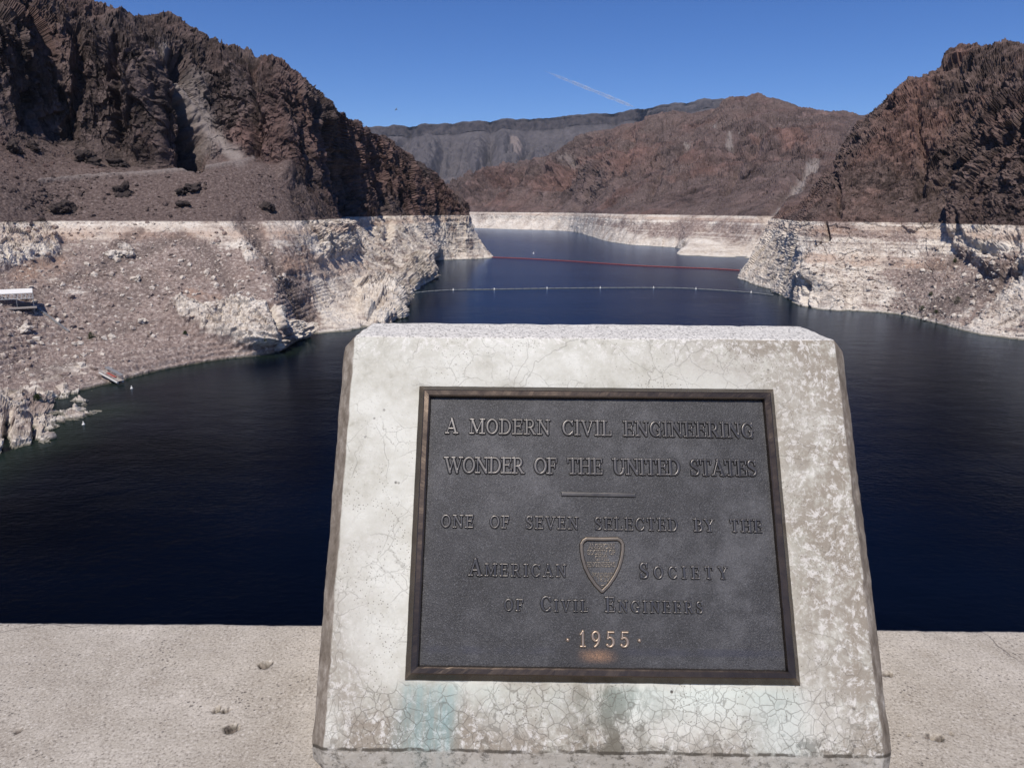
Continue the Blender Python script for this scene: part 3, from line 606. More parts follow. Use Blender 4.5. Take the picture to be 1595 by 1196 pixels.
def concrete_monument():
    s = NT('weathered_concrete'); oc = s.n('TexCoord').outputs['Object']; g = s.n('NewGeometry')
    st = s.attr('st', 'Vector'); x, t, off = s.xyz(st)
    onx = s.xyz(s.n('TexCoord').outputs['Normal'])
    nb = s.noise(oc, 5, 6, .62); nm = s.noise(oc, 22, 6, .65); nf = s.noise(oc, 130, 5, .7); ng = s.noise(oc, 420, 3, .7)
    wv = s.warp(s.warp(s.warp(oc, 9, .05), 45, .012), 130, .004)
    face_c = s.ramp(s.math('ADD', s.math('MULTIPLY', nb, .55), s.math('MULTIPLY', nm, .45)), [(.35, (.31, .295, .245)), (.44, (.475, .463, .405)), (.56, (.59, .585, .53))])
    face_c = s.mix(s.math('MULTIPLY', s.step(.5, .72, nf), .35), face_c, (.64, .62, .58))
    # brown grey grime along the side edges, the right top corner and the foot
    sd = s.math('SUBTRACT', hw, s.math('ABSOLUTE', s.math('SUBTRACT', x, so_c)))
    grr = s.step(.25, .02, s.math('ADD', s.math('SUBTRACT', so_c+hw, x), s.math('MULTIPLY', s.math('SUBTRACT', nb, .5), .35)))
    gtr = s.math('MULTIPLY', s.step(t_top-.11, t_top, s.math('ADD', t, s.math('MULTIPLY', s.math('SUBTRACT', nm, .5), .12))), s.step(so_c, so_c+hw*.75, x))
    gbt = s.step(t_bot+.11, t_bot, s.math('ADD', t, s.math('MULTIPLY', s.math('SUBTRACT', nb, .5), .3)))
    gl = s.math('MULTIPLY', s.step(.14, .0, s.math('ADD', s.math('SUBTRACT', x, so_c-hw), s.math('MULTIPLY', s.math('SUBTRACT', nb, .5), .3))), s.step(.1, -.25, t))
    grime = s.math('MAXIMUM', s.math('MAXIMUM', grr, gtr), s.math('MAXIMUM', gbt, gl))
    grime = s.math('MULTIPLY', grime, s.step(.34, .54, s.math('ADD', s.math('MULTIPLY', nm, .6), s.math('MULTIPLY', nf, .4))))
    face_c = s.mix(s.math('MULTIPLY', grime, .92), face_c, (.235, .2, .16))
    strk = s.noise(s.mapping(oc, (1, .13, .13)), 55, 6, .72); gs = s.math('MULTIPLY', s.math('MULTIPLY', s.step(.52, .64, strk), s.step(.16, .02, s.math('SUBTRACT', so_c+hw, x))), .75)
    face_c = s.mix(gs, face_c, (.26, .225, .18)); fine = s.step(.54, .7, s.noise(oc, 230, 4, .8)); face_c = s.mix(s.math('MULTIPLY', fine, s.math('MULTIPLY', s.step(.42, .62, nm), .5)), face_c, (.27, .245, .205))
    # pale lime bloom breaking through the grime
    bl = s.math('MULTIPLY', s.math('MAXIMUM', s.math('MAXIMUM', grr, gbt), s.math('MAXIMUM', gl, s.step(t_top-.06, t_top-.005, t))), s.step(.5, .6, s.noise(wv, 85, 7, .78)))
    face_c = s.mix(s.math('MULTIPLY', bl, .6), face_c, (.72, .7, .665))
    # dark mould at the foot, middle and right
    md = s.math('MULTIPLY', s.step(t_bot+.085, t_bot-.01, s.math('ADD', t, s.math('MULTIPLY', s.math('SUBTRACT', nm, .5), .14))), s.step(.52, .62, s.noise(wv, 30, 7, .75)))
    mdx = s.step(.12, .0, s.math('ABSOLUTE', s.math('ADD', x, -.03))); mdr = s.step(so_c+.05, so_c+hw, x)
    face_c = s.mix(s.math('MULTIPLY', md, s.math('ADD', s.math('MULTIPLY', s.math('MAXIMUM', mdx, mdr), .6), .25)), face_c, (.09, .08, .065))
    dr = s.math('MULTIPLY', s.math('MULTIPLY', s.step(.075, .0, s.math('ABSOLUTE', s.math('ADD', x, s.math('MULTIPLY', nm, .06)))), s.step(-PH-.02, -PH-.0, t)), 0.0)
    dk = s.math('MULTIPLY', s.math('MULTIPLY', s.step(.1, .0, s.math('ABSOLUTE', s.math('ADD', x, -.01))), s.step(.4, .56, s.noise(s.mapping(oc, (1, .5, .5)), 38, 7, .75))), s.step(-PH+.01, -PH-.015, t))
    face_c = s.mix(s.math('MULTIPLY', dk, .85), face_c, (.12, .11, .085))
    # copper run off
    below = s.step(-PH+.004, -PH-.012, t)
    wx = s.math('ADD', x, s.math('MULTIPLY', s.math('SUBTRACT', s.noise(s.mapping(oc, (1, .3, .3)), 16, 4), .5), .05))
    c1 = s.math('MULTIPLY', s.math('MULTIPLY', s.step(-.305, -.262, wx), s.step(-.19, -.222, wx)), below)
    c2 = s.math('MULTIPLY', s.math('MULTIPLY', s.step(-.3, -.26, wx), s.step(.3, .2, wx)), s.math('MULTIPLY', below, s.step(-PH-.075, -PH, t)))
    c3 = s.math('MULTIPLY', s.math('MULTIPLY', s.step(.18, .24, wx), s.step(.3, .26, wx)), below)
    face_c = s.mix(s.math('MULTIPLY', s.math('MULTIPLY', c1, s.math('ADD', s.math('MULTIPLY', nm, .7), s.math('MULTIPLY', s.step(.38, .62, strk), .4))), 0.75), face_c, (.2, .33, .335))
    face_c = s.mix(s.math('MULTIPLY', c2, s.math('MULTIPLY', s.step(.35, .65, nb), .22)), face_c, (.38, .58, .54))
    face_c = s.mix(s.math('MULTIPLY', c3, .15), face_c, (.34, .5, .5))
    # hairline cracks
    d1 = s.vor(wv, 30, 'DISTANCE_TO_EDGE'); d2 = s.vor(s.warp(s.warp(oc, 14, .03), 90, .006), 58, 'DISTANCE_TO_EDGE'); d3 = s.vor(s.warp(s.warp(s.warp(oc, 4, .12), 25, .03), 90, .008), 8, 'DISTANCE_TO_EDGE')
    k2 = s.math('MULTIPLY', s.step(.042, .012, d2), s.math('MULTIPLY', s.math('MAXIMUM', below, s.math('MULTIPLY', s.step(.54, .66, nb), .45)), .85))
    k1 = s.math('MULTIPLY', s.step(.026, .006, d1), s.step(.45, .6, s.noise(oc, 11, 3)))
    k3 = s.math('MULTIPLY', s.step(.0075, .002, d3), s.step(.4, .5, s.noise(oc, 6, 3)))
    crack = s.math('MAXIMUM', s.math('MAXIMUM', s.math('MULTIPLY', k1, .38), s.math('MULTIPLY', s.math('MULTIPLY', k2, s.step(.3, .5, s.noise(oc, 15, 4))), .72)), s.math('MULTIPLY', k3, .4))
    onface = s.step(-.004, -.0015, off)
    crack = s.math('MULTIPLY', crack, onface)
    face_c = s.mix(s.math('MULTIPLY', crack, .8), face_c, (.1, .09, .075))
    pin = s.math('MULTIPLY', s.step(.2, .1, s.vor(oc, 75)), s.step(.62, .7, s.noise(oc, 17, 2)))
    face_c = s.mix(pin, face_c, (.1, .09, .08))
    pore = s.math('MULTIPLY', s.step(.27, .12, s.vor(oc, 230)), s.step(.47, .6, s.noise(oc, 14, 4, .7))); face_c = s.mix(s.math('MULTIPLY', pore, .75), face_c, (.12, .105, .085))
    # top: coarse exposed sand with dark pits
    up = s.step(.75, .95, onx[2]); side = s.step(.3, .6, s.math('ABSOLUTE', onx[0]))
    pits = s.step(.47, .36, s.noise(oc, 260, 3, .75)); pit2 = s.math('MULTIPLY', s.step(.3, .12, s.vor(oc, 190)), s.step(.45, .6, s.noise(oc, 40, 3)))
    top_c = s.mix(s.math('MULTIPLY', s.math('MAXIMUM', pits, pit2), .72), s.mix(nm, (.6, .575, .525), (.76, .735, .685)), (.07, .06, .05))
    side_c = s.ramp(s.math('ADD', s.math('MULTIPLY', nm, .45), s.math('MULTIPLY', s.noise(s.mapping(oc, (2.5, 1, 1)), 40, 6, .75), .55)), [(.34, (.09, .072, .055)), (.5, (.19, .16, .13)), (.6, (.3, .265, .225)), (.7, (.52, .49, .45))])
    col = s.mix(up, face_c, top_c); col = s.mix(side, col, side_c)
    # strip under the face: rough broken edge
    foot = s.step(t_bot+.002, t_bot-.004, s.math('ADD', t, s.math('MULTIPLY', s.math('SUBTRACT', nm, .5), .01)))
    fcol = s.mix(s.step(.36, .52, s.noise(oc, 75, 7, .78)), (.1, .09, .075), (.46, .43, .38))
    col = s.mix(s.math('MULTIPLY', foot, .7), col, fcol)
    jt = s.math('MULTIPLY', s.step(.0032, .0012, s.math('ABSOLUTE', s.math('SUBTRACT', s.math('ADD', t, s.math('MULTIPLY', s.math('SUBTRACT', nm, .5), .01)), t_bot+.001))), s.step(.4, .5, s.noise(oc, 26, 3)))
    col = s.mix(s.math('MULTIPLY', jt, .85), col, (.06, .052, .042))
    h = s.math('ADD', s.math('MULTIPLY', nf, .25), s.math('MULTIPLY', s.noise(oc, 60, 5, .65), .55)); h = s.math('SUBTRACT', h, s.math('MULTIPLY', crack, .25))
    h = s.math('SUBTRACT', h, s.math('MULTIPLY', s.math('MULTIPLY', s.math('MAXIMUM', pits, pit2), up), 1.0)); h = s.math('SUBTRACT', h, s.math('MULTIPLY', pin, .8))
    return s.done(col, .92, s.bump(h, .7, .0022), spec=.1)
link('body', build_body(), concrete_monument(), mon)
bm = bmesh.new(); bmesh.ops.create_cube(bm, size=1.0)
for v_ in bm.verts: v_.co = Vector((v_.co.x*(2*hw-.05), LB[1]+.02 if v_.co.y < 0 else yback-.03, -.01 if v_.co.z < 0 else .012))
me = bpy.data.meshes.new('mortar_bed'); bm.to_mesh(me); bm.free(); link('mortar_bed', me, plain('mortar', (.09, .085, .08), .95, 0, .3, 60), mon)

# --- bronze plaque
def bronze(name, c0, c1, rough, edgec=None, grain=0.0, metal=.75):
    s = NT(name); oc = s.n('TexCoord').outputs['Object']
    n = s.noise(oc, 9, 5, .6); f = s.noise(oc, 60, 4, .6); gr = s.noise(oc, 620, 2, .6); g2 = s.noise(oc, 330, 3, .6)
    c = s.mix(s.step(.35, .66, n), c0, c1)
    if edgec:
        pt = s.n('NewGeometry').outputs['Pointiness']; c = s.mix(s.math('MULTIPLY', s.step(.505, .56, pt), .9), c, edgec)
    h = s.math('ADD', s.math('MULTIPLY', gr, .5), s.math('MULTIPLY', g2, .5))
    r = s.math('ADD', s.math('MULTIPLY', f, .18), rough-.09)
    if grain > 0: c = s.mix(s.math('MULTIPLY', s.step(.52, .7, g2), .55), c, tuple(1.9*v for v in c1))
    m = s.done(c, r, s.bump(h, max(grain, .12), .0012 if grain else .0006), metal); s._c = c
    return m
def plaque_material():
    s = NT('patinated_bronze'); oc = s.n('TexCoord').outputs['Object']; X, Yv, Z = s.xyz(oc)
    n = s.noise(oc, 7, 5, .62); f = s.noise(oc, 45, 4, .6); gr = s.noise(oc, 640, 3, .8); g2 = s.noise(oc, 380, 3, .7)
    c = s.ramp(s.math('ADD', s.math('MULTIPLY', n, .65), s.math('MULTIPLY', f, .35)), [(.36, (.027, .0265, .028)), (.5, (.044, .0435, .046)), (.64, (.085, .084, .088))])
    c = s.mix(s.math('MULTIPLY', s.step(.52, .68, gr), .6), c, (.17, .17, .18)); c = s.mix(s.math('MULTIPLY', s.step(.47, .34, gr), .6), c, (.018, .018, .02))
    # rubbed spot under the year, dark wash line near the lower rim
    x0, y0 = face(930, 1021)
    dx = s.math('ABSOLUTE', s.math('SUBTRACT', X, x0)); dy = s.math('ABSOLUTE', s.math('SUBTRACT', Yv, y0))
    spot = s.math('MULTIPLY', s.math('MULTIPLY', s.step(.04, .008, s.math('ADD', dx, s.math('MULTIPLY', f, .012))), s.step(.013, .0, dy)), s.step(.25, .65, gr))
    halo = s.math('MULTIPLY', s.step(.075, .02, dx), s.step(.03, .006, dy))
    c = s.mix(s.math('MULTIPLY', halo, .6), c, (.04, .038, .04)); c = s.mix(s.math('MULTIPLY', spot, .9), c, (.3, .17, .1))
    wash = s.step(.008, .002, s.math('ABSOLUTE', s.math('ADD', Yv, PH-.042+0.0)))
    c = s.mix(s.math('MULTIPLY', s.math('MULTIPLY', wash, s.step(.4, .6, n)), .5), c, (.035, .037, .055))
    h = s.math('ADD', s.math('MULTIPLY', gr, .55), s.math('MULTIPLY', g2, .45))
    r = s.math('ADD', s.math('MULTIPLY', f, .2), .4)
    return s.done(c, r, s.bump(h, .8, .0016), .45)
M_PLQ = plaque_material()
M_FRAME = bronze('frame_bronze', (.026, .021, .018), (.052, .041, .034), .27, (.12, .09, .068))
M_LET = bronze('letter_bronze', (.055, .053, .053), (.095, .091, .09), .33, (.22, .205, .19))
M_YEAR = bronze('rubbed_bronze', (.28, .215, .165), (.38, .3, .235), .36, (.8, .62, .45))
RP = Matrix(((S_[0], T_[0], N_[0], 0), (S_[1], T_[1], N_[1], 0), (S_[2], T_[2], N_[2], 0), (0, 0, 0, 1)))
PLQ_H = 0.0055
plq_bm = bmesh.new(); ihx, ihy = .262, PH-.0175
vs = [plq_bm.verts.new(v) for v in ((-ihx, -ihy, PLQ_H), (ihx, -ihy, PLQ_H), (ihx, ihy, PLQ_H), (-ihx, ihy, PLQ_H))]
vb = [plq_bm.verts.new((v.co.x, v.co.y, .0005)) for v in vs]
plq_bm.faces.new(vs)
for i in range(4): plq_bm.faces.new((vs[(i+1) % 4], vs[i], vb[i], vb[(i+1) % 4]))
me = bpy.data.meshes.new('plaque'); plq_bm.to_mesh(me); plq_bm.free()
plq = link('plaque', me, M_PLQ); plq.parent = mon
plq.matrix_basis = Matrix.Translation(Vector(loc(FC))) @ (Matrix.Rotation(-YAW, 4, 'Z') @ RP)
def frame():
    W0, H0 = .28, PH
    prof = [(0, .0006), (.0006, .0022), (.0092, .0132), (.0106, .014), (.0172, .0136), (.0192, .0126), (.0208, .0052)]
    V, F = [], []
    for q, h in prof: V += [(-W0+q, -H0+q, h), (W0-q, -H0+q, h), (W0-q, H0-q, h), (-W0+q, H0-q, h)]
    # finely cut so that wear shows
    for i in range(len(prof)-1):
        for j in range(4): F.append((i*4+j, i*4+(j+1) % 4, (i+1)*4+(j+1) % 4, (i+1)*4+j))
    bm = bmesh.new(); vv = [bm.verts.new(v) for v in V]
    for f in F: bm.faces.new([vv[k] for k in f])
    long_ = [e for e in bm.edges if e.calc_length() > .1]; bmesh.ops.subdivide_edges(bm, edges=long_, cuts=90, use_grid_fill=True)
    me = bpy.data.meshes.new('frame'); bm.to_mesh(me); bm.free()
    n = len(me.vertices); V = np.zeros(n*3, np.float32); me.vertices.foreach_get('co', V); V = V.reshape(-1, 3)
    V[:, 2] += (V[:, 2] > .001)*.00035*fbm(V, .03, 3, .6, 3); V[:, :2] += (.0003*fbm(V, .025, 3, .6, 7))[:, None]; me.vertices.foreach_set('co', V.ravel()); me.update()
    return me
link('frame', frame(), M_FRAME, plq)

# --- cast serif lettering, every glyph drawn by strokes
TK, TN, SF = .18, .1, .095
def arc(cx, cy, rx, ry, a0, a1, w0, w1=None, n=14):
    o = []; w1 = w1 or w0
    for i in range(n):
        a, b = math.radians(a0+(a1-a0)*i/n), math.radians(a0+(a1-a0)*(i+1)/n)
        m = abs(math.cos((a+b)/2)); o.append((cx+rx*math.cos(a), cy+ry*math.sin(a), cx+rx*math.cos(b), cy+ry*math.sin(b), w1+(w0-w1)*m))
    return o
def stem(x, y0=0, y1=1, w=TK, top=True, bot=True, sf=SF):
    o = [(x, y0+w/2*.6, x, y1-w/2*.6, w)]
    k = w/2+sf
    if top: o.append((x-k, y1-TN/2, x+k, y1-TN/2, TN))
    if bot: o.append((x-k, y0+TN/2, x+k, y0+TN/2, TN))
    return o
def hl(x0, x1, y, w=TN): return [(x0, y, x1, y, w)]
def vtick(x, y0, y1, w=TN*.9): return [(x, y0, x, y1, w)]
e0, e1 = TN/2, 1-TN/2
GL = {
 'A': (.95, [(.14, e0, .47, .95, TN), (.47, .95, .80, e0, TK)]+hl(.27, .66, .34)+hl(.03, .28, e0)+hl(.65, .96, e0)),
 'B': (.80, stem(.2)+hl(.2, .48, e1)+hl(.2, .5, .53)+hl(.2, .5, e0)+arc(.46, .745, .2, .21, 90, -90, TK*.9, TN)+arc(.48, .29, .23, .235, 90, -90, TK, TN)),
 'C': (.86, arc(.47, .5, .37, .45, 42, 318, TK, TN, 22)+vtick(.77, .68, .93)+vtick(.77, .1, .26)),
 'D': (.92, stem(.2)+hl(.2, .45, e1)+hl(.2, .45, e0)+arc(.43, .5, .37, .447, 90, -90, TK, TN, 18)),
 'E': (.80, stem(.2)+hl(.2, .7, e1)+hl(.2, .58, .53)+hl(.2, .72, e0)+vtick(.69, .74, e1)+vtick(.57, .42, .64)+vtick(.72, e0, .28)),
 'F': (.76, stem(.2)+hl(.2, .68, e1)+hl(.2, .56, .5)+vtick(.68, .72, e1)+vtick(.56, .39, .61)),
 'G': (.92, arc(.47, .5, .37, .45, 42, 300, TK, TN, 22)+vtick(.76, .7, .93)+[(.74, .06, .74, .42, TK)]+hl(.58, .88, .43)),
 'H': (.98, stem(.2)+stem(.78)+hl(.2, .78, .51)),
 'I': (.44, stem(.22)),
 'L': (.78, stem(.2)+hl(.2, .7, e0)+vtick(.7, e0, .32)),
 'M': (1.16, stem(.17, w=TN)+[(.19, .93, .56, .12, TK), (.56, .12, .93, .93, TN)]+stem(.96)+hl(.04, .2, e1)),
 'N': (1.0, stem(.19, w=TN)+[(.2, .93, .8, .07, TK)]+stem(.82, w=TN, bot=False)+hl(.02, .22, e1)),
 'O': (.94, arc(.47, .5, .37, .45, 0, 360, TK, TN, 28)),
 'R': (.90, stem(.2)+hl(.2, .48, e1)+hl(.2, .48, .47)+arc(.46, .71, .22, .24, 90, -90, TK*.95, TN)+[(.46, .46, .74, .08, TK)]+hl(.68, .88, e0)),
 'S': (.72, arc(.36, .73, .23, .22, 40, 270, TK*.85, TN, 14)+arc(.36, .27, .25, .22, 90, -140, TK*.85, TN, 14)+[(.25, .58, .48, .42, TK*.95)]+vtick(.58, .68, .94)+vtick(.12, .06, .32)),
 'T': (.86, stem(.43, top=False)+hl(.07, .79, e1)+vtick(.08, .72, e1)+vtick(.78, .72, e1)),
 'U': (.96, [(.2, .32, .2, .95, TK), (.77, .32, .77, .95, TN)]+hl(.02, .38, e1)+hl(.64, .92, e1)+arc(.485, .36, .285, .31, 180, 360, TK, TN, 14)),
 'V': (.94, [(.14, .93, .47, .06, TK), (.47, .06, .8, .93, TN)]+hl(.0, .3, e1)+hl(.66, .94, e1)),
 'W': (1.34, [(.14, .93, .43, .06, TK), (.43, .06, .67, .9, TN), (.67, .9, .94, .06, TK), (.94, .06, 1.2, .93, TN)]+hl(.0, .3, e1)+hl(1.06, 1.34, e1)+hl(.54, .78, e1)),
 'Y': (.90, stem(.45, 0, .5, top=False)+[(.13, .93, .45, .46, TK), (.45, .46, .77, .93, TN)]+hl(.0, .28, e1)+hl(.63, .9, e1)),
 '1': (.5, [(.27, .07, .27, .95, TK*.85), (.27, .95, .1, .78, TN)]+hl(.1, .44, e0)),
 '9': (.72, arc(.36, .67, .25, .275, 0, 360, TK*.8, TN, 20)+arc(.12, .62, .49, .6, 5, -72, TK*.8, TN, 10)),
 '5': (.68, hl(.2, .6, .93)+[(.2, .93, .17, .55, TN)]+arc(.31, .33, .27, .275, 125, -140, TK*.85, TN, 16)),
 '8': (.7, arc(.35, .73, .19, .2, 0, 360, TN*1.3, TN, 18)+arc(.35, .27, .24, .23, 0, 360, TN*1.5, TN, 18)),
 '2': (.68, arc(.33, .7, .23, .24, 160, -35, TK*.8, TN, 12)+[(.52, .56, .12, .07, TN*1.2)]+hl(.1, .6, e0)),
 '.': (.0, []),
}
def glyph_mesh(segs, size, x0, y0, cell, H, bev, lean=0.0):
    """relief of one glyph: height from the distance to its strokes"""
    A = np.array(segs); pad = .14
    xs = np.arange((A[:, [0, 2]].min()-pad)*size, (A[:, [0, 2]].max()+pad)*size, cell); ys = np.arange(-pad*size, (1+pad)*size, cell)
    X, Y = np.meshgrid(xs, ys); d = np.full(X.shape, 1.0)
    for a0, b0, a1, b1, wd in segs:
        a0, b0, a1, b1, hw_ = a0*size, b0*size, a1*size, b1*size, wd*size/2
        vx, vy = a1-a0, b1-b0; L2 = vx*vx+vy*vy+1e-12; t = np.clip(((X-a0)*vx+(Y-b0)*vy)/L2, 0, 1)
        d = np.minimum(d, np.hypot(X-a0-t*vx, Y-b0-t*vy)-hw_)
    h = np.clip((bev-d)/(1.5*bev), 0, 1); h = H*np.sin(h*PI/2)
    keep = (d < bev*1.05); k = keep[:-1, :-1] | keep[1:, :-1] | keep[:-1, 1:] | keep[1:, 1:]
    V = np.stack([X+x0, Y+y0, PLQ_H-.0003+h+np.where(h <= 0, -.0004, 0)], -1).reshape(-1, 3)
    F = grid_faces(*X.shape)[k.ravel()]
    used = np.unique(F); rm = np.zeros(len(V), int); rm[used] = np.arange(len(used)); return V[used], rm[F]
def text_line(name, txt, xl, xr, yl, yr, cap, mat, H=.0034, cell=.00042, space=.62, small=.8, sans=False, track=.86, XS=.84):
    """lay out so that the line runs between two measured spots of the plaque"""
    a = np.array(face(xl, yl)); b = np.array(face(xr, yr)); width = b[0]-a[0]
    adv = []; nat = 0; gaps = 0
    for i, c in enumerate(txt):
        if c == ' ': adv.append(space*cap); nat += space*cap; continue
        sc = cap*(small if c.islower() else 1.0); wd = GL[c.upper()][0]*sc*XS; adv.append(wd); nat += wd
    gap = (width-nat)/max(1, len(txt)-1)
    VV, FF, n, x = [], [], 0, a[0]
    def word():
        if VV: link(name, mesh_np(name, np.concatenate(VV), np.concatenate(FF)), mat, plq)
    for i, c in enumerate(txt):
        if c == ' ': word(); VV, FF, n = [], [], 0
        if c != ' ':
            sc = cap*(small if c.islower() else 1.0); yb = a[1]+(b[1]-a[1])*(x-a[0])/width
            segs = GL[c.upper()][1]
            segs = [(q0*XS, q1, q2*XS, q3, wd*track) for q0, q1, q2, q3, wd in segs]
            v, f = glyph_mesh(segs, sc, x, yb, cell, H, sc*.055); VV.append(v); FF.append(f+n); n += len(v)
        x += adv[i]+gap
    word()
def capm(px, y0, y1): return abs(face(px, y0)[1]-face(px, y1)[1])
text_line('raised_word', 'A MODERN CIVIL ENGINEERING', 694, 1173, 677, 684, capm(900, 656, 680), M_LET)
text_line('raised_word', 'WONDER OF THE UNITED STATES', 692, 1178, 738, 743, capm(900, 714.5, 740), M_LET)
text_line('raised_word', 'ONE OF SEVEN SELECTED BY THE', 687, 1186, 822, 830, capm(900, 806, 826), M_LET, space=.95)
text_line('raised_word', 'American', 730, 882, 897, 899, capm(800, 871, 898), M_LET, small=.74)
text_line('raised_word', 'Society', 995, 1132, 901, 902, capm(1000, 876, 901), M_LET, small=.78)
text_line('raised_word', 'of Civil Engineers', 785, 1094, 951, 955, capm(930, 929, 953), M_LET, small=.78, space=.75)
text_line('year_numerals', '1955', 902, 979, 1007, 1008, capm(940, 982.5, 1008), M_YEAR)
def pill(name, segs, mat, H, bev, cell=.0004):
    v, f = glyph_mesh2(segs, cell, H, bev); return link(name, mesh_np(name, v, f), mat, plq)
def glyph_mesh2(segs, cell, H, bev, square=False):
    A = np.array(segs); m = A[:, 4].max()+bev*2
    xs = np.arange(A[:, [0, 2]].min()-m, A[:, [0, 2]].max()+m, cell); ys = np.arange(A[:, [1, 3]].min()-m, A[:, [1, 3]].max()+m, cell)
    X, Y = np.meshgrid(xs, ys); d = np.full(X.shape, 1.0)
    for a0, b0, a1, b1, wd in segs:
        vx, vy = a1-a0, b1-b0; t = np.clip(((X-a0)*vx+(Y-b0)*vy)/(vx*vx+vy*vy+1e-12), 0, 1)
        dx, dy = X-a0-t*vx, Y-b0-t*vy
        d = np.minimum(d, (np.maximum(np.abs(dx), np.abs(dy)) if square else np.hypot(dx, dy))-wd/2)
    h = np.clip((bev-d)/(1.5*bev), 0, 1); h = H*np.sin(h*PI/2); keep = d < bev*1.05
    k = keep[:-1, :-1] | keep[1:, :-1] | keep[:-1, 1:] | keep[1:, 1:]
    V = np.stack([X, Y, PLQ_H-.0003+h+np.where(h <= 0, -.0004, 0)], -1).reshape(-1, 3); F = grid_faces(*X.shape)[k.ravel()]
    used = np.unique(F); rm = np.zeros(len(V), int); rm[used] = np.arange(len(used)); return V[used], rm[F]
a, b = face(877, 770), face(986, 772)
v, f = glyph_mesh2([(a[0], a[1], b[0], b[1], .0052)], .0004, .003, .0008, True); link('divider_bar', mesh_np('divider_bar', v, f), M_LET, plq)
for q in ((884, 996), (995, 997)):
    a = face(*q); v, f = glyph_mesh2([(a[0], a[1], a[0]+1e-5, a[1], .0036)], .0003, .003, .0014); link('raised_dot', mesh_np('raised_dot', v, f), M_YEAR, plq)
# shield emblem
half = [(0, 840), (24, 839.5), (29, 842.5), (32, 848), (31.8, 858), (30, 870), (26, 884), (19, 898), (10, 911), (0.5, 920.5)]
cx = 937
rim = [face(cx+x, y) for x, y in half]+[face(cx-x*1.0, y) for x, y in half[::-1]]
segs = [(*rim[i], *rim[i+1], .0042) for i in range(len(rim)-1)]
v, f = glyph_mesh2(segs, .0004, .0042, .0012); link('shield_rim', mesh_np('shield_rim', v, f), bronze('shield_bronze', (.09, .08, .07), (.14, .12, .1), .38, (.3, .24, .18)), plq)
M_SML = bronze('small_letter_bronze', (.1, .093, .085), (.15, .135, .12), .38, (.3, .26, .21))
for t_, xl, xr, yb, cpx in (('AMERICAN', 916, 957, 855, 8), ('SOCIETY OF', 914, 958, 864, 7.5), ('CIVIL', 926, 948, 873, 7.5), ('ENGINEERS', 914, 958, 883, 7.5), ('FOUNDED', 922, 956, 898.5, 6.5), ('1852', 930, 948, 905.5, 6.5)):
    text_line('emblem_word', t_, xl, xr, yb, yb, capm(937, yb-cpx, yb), M_SML, .0016, .00026, .4, .8, track=.9)
a = face(938, 912); v, f = glyph_mesh2([(a[0]-.0016, a[1], a[0]+.0016, a[1]+.0006, .0016)], .00026, .0014, .0006); link('emblem_mark', mesh_np('emblem_mark', v, f), M_SML, plq)

